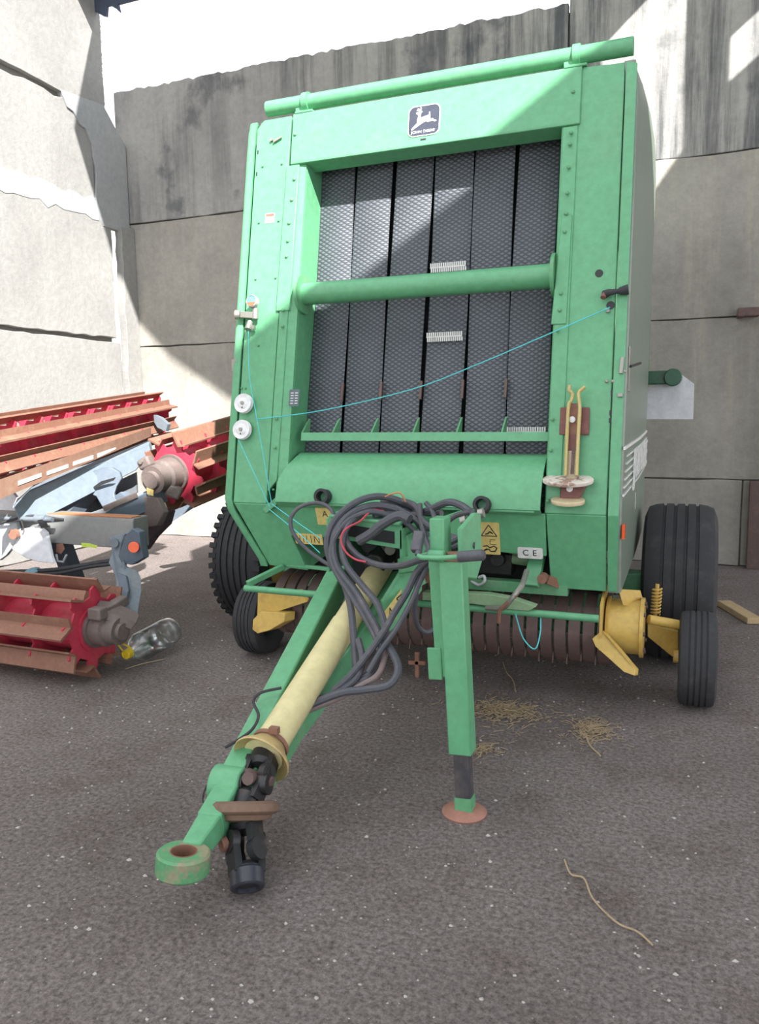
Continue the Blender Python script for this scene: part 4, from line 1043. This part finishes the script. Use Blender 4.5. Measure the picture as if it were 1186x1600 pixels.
emit('bearing_ear', B().beam(c2 + V(-.05, -.14, .09), c2 + V(-.13, -.14, .05), .07, .07), BEAR, b2, bevel=.015)
emit('bearing_ear', B().beam(c2 + V(.02, -.10, -.09), c2 + V(.10, -.06, -.13), .07, .08), BEAR, b2, bevel=.015)
emit('nut', B().cyl(c2 + V(-.10, -.17, .08), c2 + V(-.10, -.19, .08), .016, n=6), STEEL, b2)
# arm plate of the middle roller, dark shield under it
emit('roller_arm', B().prism([(-3.109, 3.92, 0.855), (-3.0, 3.92, 0.847), (-2.968, 3.94, 0.758), (-3.028, 3.95, 0.667), (-3.122, 3.92, 0.651), (-3.138, 3.9, 0.757)], (.02, .03, 0)), BEAR, roller, bevel=.006)
emit('arm_label', B().prism([(-3.049, 3.89, 0.911), (-2.998, 3.89, 0.897), (-3.004, 3.89, 0.861), (-3.046, 3.89, 0.872)], (0, .004, 0)), LABEL_Y, roller)
emit('roller_shield', B().prism([(-3.355, 4.02, 0.735), (-3.212, 4.02, 0.781), (-3.059, 4.1, 0.735), (-3.094, 4.1, 0.643), (-3.198, 4.1, 0.555), (-3.274, 4.1, 0.467), (-3.333, 4.02, 0.611)], (.03, .05, .01)), worn('dark_plum_plate', (.11, .085, .10), .6, (.16, .12, .12), .5), roller, bevel=.006)
emit('roller_shield', B().prism([(-3.434, 4.05, 0.833), (-3.381, 4.05, 0.863), (-3.348, 4.08, 0.811), (-3.374, 4.08, 0.727), (-3.418, 4.05, 0.763)], (.03, .05, 0)), GREYD, roller, bevel=.006)

# cross beam near the front roller, with end plate, reflector and leg
bm_ = emit('frame_beam', B().prism([(-2.93, 3.60, .585), (-2.93, 3.60, .745), (-2.93, 3.61, .765), (-2.93, 3.74, .765), (-2.93, 3.74, .585)], (-2.0, 0, .02)), worn('grey_frame', (.21, .215, .215), .5, (.28, .26, .24), .5, scale=5), roller, bevel=.006)
emit('rusty_edge', B().box((-3.55, 3.65, .768), (1.22, .085, .006)), worn('orange_rust_edge', (.48, .20, .09), .7, (.35, .18, .1), .5), bm_)
emit('beam_sticker', B().prism([(-3.309, 3.597, 0.606), (-3.247, 3.597, 0.605), (-3.191, 3.597, 0.593), (-3.202, 3.597, 0.577), (-3.244, 3.597, 0.582), (-3.306, 3.597, 0.579)], (0, .002, 0)), plain('lime_sticker', (.55, .72, .10), .5), bm_)
emit('beam_rust', B().prism([(-3.499, 3.598, 0.589), (-3.45, 3.598, 0.595), (-3.438, 3.598, 0.561), (-3.47, 3.598, 0.528), (-3.508, 3.598, 0.541)], (0, .002, 0)), RUST, bm_)
emit('shackle', B().tube([(-3.483, 3.575, 0.531), (-3.476, 3.575, 0.489), (-3.433, 3.575, 0.487), (-3.405, 3.575, 0.532)], .007, 8), GREYL, bm_)
ep = emit('end_plate', B().prism([(-2.906, 3.56, 0.713), (-2.858, 3.56, 0.696), (-2.853, 3.56, 0.634), (-2.853, 3.58, 0.543), (-2.936, 3.58, 0.497), (-2.991, 3.56, 0.509), (-3.006, 3.56, 0.552), (-2.958, 3.56, 0.666)], (.004, .05, 0)), GREYD, roller, bevel=.004)
emit('reflector', B().cyl((-2.891, 3.555, 0.608), V((-2.891, 3.555, 0.608)) + V(.004, -.012, .002), .031, n=28), ORANGE, ep, label='round orange reflector')
emit('roller_leg', B().prism([(-3.08, 3.57, 0.659), (-2.97, 3.57, 0.679), (-3.001, 3.57, 0.618), (-3.016, 3.56, 0.544), (-2.994, 3.53, 0.492), (-2.899, 3.5, 0.478), (-2.859, 3.48, 0.44), (-2.794, 3.4, 0.39), (-2.749, 3.32, 0.341), (-2.717, 3.26, 0.288), (-2.832, 3.24, 0.318), (-2.853, 3.32, 0.386), (-2.903, 3.4, 0.436), (-3.006, 3.5, 0.474), (-3.078, 3.55, 0.505), (-3.067, 3.57, 0.577)], (.03, .045, 0)), GREYB, roller, bevel=.006, label='bent grey leg plate down to the front roller bearing')
emit('leg_rib', B().prism([(-2.954, 3.49, 0.469), (-2.876, 3.47, 0.459), (-2.789, 3.38, 0.405), (-2.732, 3.24, 0.309), (-2.773, 3.24, 0.323), (-2.842, 3.37, 0.393)], (.012, -.03, .01)), GREYD, roller, bevel=.006)
emit('leg_sticker', B().prism([(-2.795, 3.28, 0.371), (-2.766, 3.28, 0.366), (-2.739, 3.24, 0.333), (-2.768, 3.24, 0.334)], (.008, -.036, .012)), LABEL_Y, roller)
emit('leg_bolt', B().cyl((-3.032, 3.565, 0.625), V((-3.032, 3.565, 0.625)) + V(.003, -.014, 0), .026, n=20), GREYB, roller)
emit('bearing_bracket', B().prism([(-2.808, 3.12, 0.373), (-2.753, 3.16, 0.361), (-2.663, 3.22, 0.299), (-2.623, 3.2, 0.288), (-2.601, 3.14, 0.262), (-2.656, 3.08, 0.316), (-2.749, 3.05, 0.339)], (.01, .03, .03)), BEAR, roller, bevel=.005)

# white and grey brackets at the left
emit('white_bracket', B().prism([(-3.753, 3.5, 0.561), (-3.693, 3.54, 0.682), (-3.581, 3.55, 0.701), (-3.536, 3.56, 0.663), (-3.469, 3.52, 0.526), (-3.438, 3.5, 0.493), (-3.55, 3.5, 0.494), (-3.647, 3.5, 0.512)], (.004, .02, 0)), WHITE_P, roller, bevel=.004)
emit('grey_bracket', B().prism([(-4.009, 3.52, 0.695), (-3.749, 3.54, 0.722), (-3.727, 3.54, 0.634), (-3.751, 3.52, 0.589), (-3.808, 3.5, 0.519), (-3.863, 3.5, 0.484), (-4.011, 3.5, 0.459)], (.004, .03, 0)), GREYL, roller, bevel=.006)
emit('rusty_boss', B().cyl((-3.709, 3.5, 0.656), V((-3.709, 3.5, 0.656)) + V(.004, -.03, .0), .030, n=16), RUST, roller)
emit('hydraulic_rod', B().cyl((-3.952, 3.52, 0.741), (-3.441, 3.52, 0.749), .014, n=12).cyl((-3.567, 3.52, 0.751), (-3.489, 3.52, 0.751), .024, n=12), GREYB, roller)
emit('rod_clip', B().tube(cr([(-3.661, 3.5, 0.743), (-3.65, 3.5, 0.705), (-3.662, 3.5, 0.681)]), .006, 6), BLACKS, roller)
emit('rod_clip', B().beam(*[(-3.498, 3.49, 0.75), (-3.473, 3.49, 0.706)], .05, .01), BLACKS, roller)
emit('light_plate', B().prism([(-4.158, 3.62, 0.858), (-3.945, 3.62, 0.963), (-3.885, 3.62, 0.933), (-3.756, 3.64, 0.776), (-3.749, 3.64, 0.737), (-4.174, 3.62, 0.707)], (.004, .02, 0)), WHITE_P, roller, bevel=.004)
emit('link_arm', B().prism([(-3.432, 3.62, 0.712), (-3.401, 3.62, 0.737), (-3.221, 3.72, 0.804), (-3.12, 3.9, 0.877), (-3.124, 3.9, 0.821), (-3.239, 3.72, 0.753), (-3.318, 3.62, 0.694), (-3.397, 3.6, 0.682)], (0, .05, .006)), GREYL, roller, bevel=.004)
emit('link_groove', B().beam(*[(-3.218, 3.7, 0.799), (-3.115, 3.88, 0.867)], .02, .03), BEAR, roller)
emit('link_pin', B().cyl(*[(-3.51, 3.64, 0.71), (-3.401, 3.64, 0.723)], .018, n=12), GREYL, roller)
# second beam running back between the rollers with its oval cover
emit('frame_beam', B().prism([(-3.718, 3.5, 0.825), (-3.637, 3.55, 0.907), (-3.53, 4.55, 1.146), (-3.512, 4.55, 1.083), (-3.532, 4.4, 0.967), (-3.552, 3.6, 0.757), (-3.686, 3.5, 0.742)], (-.06, .10, .03)), worn('pale_blue_beam', (.19, .235, .28), .5, (.24, .26, .28), .4, scale=4), roller, bevel=.01)
ov = B()
cxy = [(130,747),(140,738),(158,731),(175,731),(187,738),(190,748),(182,760),(178,772),(186,792),(190,806),(168,806),(158,790),(150,776),(140,772),(132,762)]
emit('oval_cover', B().prism([(-3.649, 4.02, 0.948), (-3.602, 4.03, 0.985), (-3.524, 4.05, 1.014), (-3.462, 4.08, 1.013), (-3.419, 4.1, 0.983), (-3.407, 4.1, 0.941), (-3.435, 4.08, 0.892), (-3.442, 4.06, 0.844), (-3.39, 4.04, 0.765), (-3.356, 4.02, 0.71), (-3.452, 4.0, 0.709), (-3.498, 4.0, 0.774), (-3.535, 4.0, 0.831), (-3.586, 4.0, 0.847), (-3.625, 4.0, 0.887)], (-.01, .03, 0)), GREYD, roller, bevel=.006)
emit('cover_slot', B().prism([(-3.553, 3.99, 0.89), (-3.487, 4.0, 0.932), (-3.399, 4.03, 0.956), (-3.42, 4.03, 0.935), (-3.478, 4.0, 0.911), (-3.533, 3.99, 0.886)], (0, .008, 0)), LABEL_K, roller)
emit('dark_web', B().prism([(-4.125, 4.18, 0.652), (-3.727, 4.22, 0.838), (-3.774, 4.7, 0.931), (-3.532, 4.4, 0.807), (-3.612, 4.2, 0.704), (-3.902, 4.15, 0.612)], (-.02, .04, 0)), worn('dark_grey', (.10, .115, .135), .6), roller)  # dark grey web plate
# slotted bar under the far roller
sb = emit('slotted_bar', B().prism([(-3.518, 3.15, 0.991), (-3.545, 4.6, 1.261), (-3.544, 4.6, 1.198), (-3.529, 3.15, 0.879)], (-.02, .03, .0)), worn('brown_bar', (.30, .17, .12), .7, (.4, .28, .2), .6), roller)
for q in ([(-3.522, 3.364, 0.986), (-3.526, 3.547, 1.019), (-3.528, 3.547, 0.997), (-3.525, 3.365, 0.961)], [(-3.527, 3.588, 1.024), (-3.531, 3.771, 1.057), (-3.533, 3.772, 1.034), (-3.529, 3.589, 1.001)], [(-3.531, 3.811, 1.067), (-3.535, 3.998, 1.1), (-3.537, 3.999, 1.075), (-3.534, 3.811, 1.043)], [(-3.536, 4.035, 1.106), (-3.539, 4.22, 1.139), (-3.542, 4.221, 1.113), (-3.538, 4.036, 1.081)]):
    emit('bar_window', B().prism(q, (-.006, .006, 0)), WHITE_P, sb)
emit('end_cap_plate', B().prism([(-3.818, 5.0, 1.351), (-3.76, 5.0, 1.331), (-3.692, 5.0, 1.277), (-3.713, 5.0, 1.224), (-3.788, 5.0, 1.253), (-3.815, 5.0, 1.293)], (0, .04, 0)), GREYB, roller)
for q0, q1, w, h in (((-3.55, 3.68, .60), (-3.55, 3.90, .0), .09, .09), ((-3.3, 3.7, .70), (-3.05, 4.05, .86), .08, .10), ((-3.6, 3.75, .7), (-3.8, 4.4, .95), .10, .10), ((-3.8, 4.5, .95), (-3.8, 4.5, .0), .08, .08), ((-3.9, 5.2, 1.22), (-3.9, 5.2, .0), .08, .08), ((-3.9, 5.2, .5), (-3.02, 5.6, 1.1), .07, .07)):
    emit('frame_post', B().beam(q0, q1, w, h), GREYD, roller)
for pts, r in (([(-3.964, 3.5, 0.406), (-3.655, 3.5, 0.43), (-3.427, 3.52, 0.452), (-3.175, 3.56, 0.498), (-3.071, 3.58, 0.515)], .014), ([(-3.921, 3.46, 0.393), (-3.686, 3.48, 0.412), (-3.41, 3.5, 0.434), (-3.188, 3.52, 0.482), (-3.065, 3.55, 0.499)], .010), ([(-3.83, 3.5, 0.713), (-3.726, 3.5, 0.74), (-3.626, 3.55, 0.761), (-3.431, 3.6, 0.738)], .008)):
    emit('hose', B().tube(cr(pts), r, 8), RUBBER, roller)
emit('blue_cap', B().lathe([(0, .04), (.02, .045), (.03, .02)], (-3.596, 3.5, 0.422), (0, -.3, 1), 16), worn('blue_cap', (.2, .36, .44), .5), roller)

# ------------------------------------------------------------------ bottle
bt = empty('plastic_bottle', (-2.76, 3.46, 0), 'large clear ribbed plastic bottle with yellow cap and handle lying on the ground', 'bottle')
ba = V(-.02, .90, .05).normalized(); bp = Vector((-2.748, 3.28, .058))
pr = [(0, .018), (.02, .022), (.035, .03), (.06, .055), (.09, .074), (.11, .080)]
for i in range(9): pr += [(.120 + i * .017, .080), (.128 + i * .017, .0755)]
pr += [(.285, .081), (.34, .082), (.385, .078), (.40, .062), (.402, .02)]
body = emit('bottle_body', B().lathe([(d, r) for d, r in pr], bp + V(0, 0, .024), ba, 40), CLEAR, bt, sharp=60)
emit('bottle_cap', B().lathe([(-.022, .01), (-.022, .022), (-.018, .026), (.012, .027), (.012, .018)], bp + V(0, 0, .024), ba, 28), YCAP, bt)
cb = bp + V(0, 0, .024) + ba * .02
emit('bottle_handle', B().tube(cr([cb + V(.022, 0, -.01), cb + V(.004, -.004, .028), cb + V(-.055, -.012, .050), cb + V(-.066, -.012, .040), cb + V(-.03, -.006, -.006), cb + V(-.02, 0, -.016)], 5), .005, 7), YCAP, bt)

# ------------------------------------------------------------------ plank, litter, straw, twigs, stones
pl = emit('wooden_plank', B().box((.36, 5.50, .022), (.09, .46, .04), Matrix.Rotation(.35, 3, 'Z')), WOOD, bevel=.004)
tag(pl, 'short pale wooden plank lying behind the right small wheel', 'plank')
def scrap(name, c, r, m, label, cat):
    rows = []
    for i in range(6):
        rows.append([(c[0] + (j / 5 - .5) * r * 2, c[1] + (i / 5 - .5) * r * 1.6, .012 + random.uniform(0, .03)) for j in range(6)])
    return tag(emit(name, B().sheet(rows, .003), m), label, cat)
scrap('litter_scrap', (-2.93, 4.62), .045, plain('pink_rag', (.50, .20, .22), .8), 'small pink rag on the ground behind the left small wheel', 'litter')
scrap('litter_scrap', (-2.76, 4.46), .04, plain('white_scrap', (.6, .6, .6), .8), 'small white scrap on the ground against the left small wheel', 'litter')
icp = emit('iron_pin', B().beam((-1.24, 3.66, .0), (-1.24, 3.66, .135), .022, .022, up=(0, 1, 0)).beam((-1.285, 3.66, .075), (-1.195, 3.66, .08), .022, .022), RUST, bevel=.003)
tag(icp, 'small rusty iron cross standing on the ground left of the jack', 'iron pin')

def straw_heap(name, cx_, cy_, rx, ry, n, label, h=.015):
    b = B()
    for i in range(n):
        t = random.uniform(0, 2 * math.pi); q = abs(random.gauss(0, .5))
        x_, y_ = cx_ + math.cos(t) * rx * q, cy_ + math.sin(t) * ry * q
        a = random.uniform(0, math.pi); l = random.uniform(.008, .035) * (1.7 if random.random() < .1 else 1)
        z = random.uniform(.002, .004 + h * max(0, 1 - q))
        d = V(math.cos(a), math.sin(a), random.uniform(-.15, .2)) * l
        w = random.uniform(.0012, .0032)
        b.beam(V(x_, y_, max(.002, z)) - d * .5, V(x_, y_, max(.002, z + .002)) + d * .5, w, .0015)
    o = emit(name, b, STRAW)
    return tag(o, label, 'straw', kind='stuff')
straw_heap('straw_litter', -.72, 3.34, .26, .18, 800, 'scattered straw and chaff on the ground behind the jack foot', .03)
straw_heap('straw_litter', -.33, 3.26, .12, .18, 480, 'smaller patch of brown chaff right of the straw heap', .02)
straw_heap('straw_litter', -.72, 2.92, .10, .13, 110, 'thin sprinkle of straw just behind the jack leg', .01)
def twig(pts, r, label, m=STRAW):
    o = emit('twig', B().tube(cr(pts), r, 6), m)
    return tag(o, label, 'twig')
twig([V(p) + V(0, 0, .004) for p in [(-0.297, 2.241, 0.004), (-0.268, 2.172, 0.004), (-0.231, 2.165, 0.004), (-0.201, 2.087, 0.004), (-0.165, 2.034, 0.004), (-0.119, 1.989, 0.004), (-0.073, 1.974, 0.004), (-0.034, 1.934, 0.004)]], .0028, 'long thin curved twig alone on the ground at lower right')
twig([V(p) + V(0, 0, .004) for p in [(-0.389, 3.333, 0.004), (-0.346, 3.191, 0.004), (-0.317, 3.095, 0.004), (-0.269, 3.012, 0.004)]], .0035, 'short pale twig at the near edge of the brown chaff patch')
twig([V(p) + V(0, 0, .004) for p in [(-0.874, 4.013, 0.004), (-0.819, 3.857, 0.004), (-0.765, 3.753, 0.004), (-0.72, 3.597, 0.004)]], .0035, 'curly twig on the ground under the pickup, beyond the straw')
twig([V(p) + V(0, 0, .003) for p in [(-2.745, 3.251, 0.004), (-2.716, 3.351, 0.004), (-2.651, 3.456, 0.004)]], .003, 'thin straight twig lying below the plastic bottle')
# loose stones and chips on the ground
b = B()
for i in range(2600):
    x_, y_ = random.uniform(-4.2, 1.2), 0.9 + 4.2 * random.random() ** 1.4
    r = random.choice((.0025, .003, .0035, .0045, .0065)) * random.uniform(.7, 1.2)
    q = [V(x_ + r * random.uniform(.6, 1.5) * math.cos(k * 1.2566), y_ + r * random.uniform(.6, 1.4) * math.sin(k * 1.2566), 0) for k in range(5)]
    b.raw(q + [V(x_, y_, r * random.uniform(.5, 1.0))], [(k, (k + 1) % 5, 5) for k in range(5)])
tag(emit('loose_gravel', b, STONE), 'scattered pale stone chips on the dark ground', 'gravel', kind='stuff')
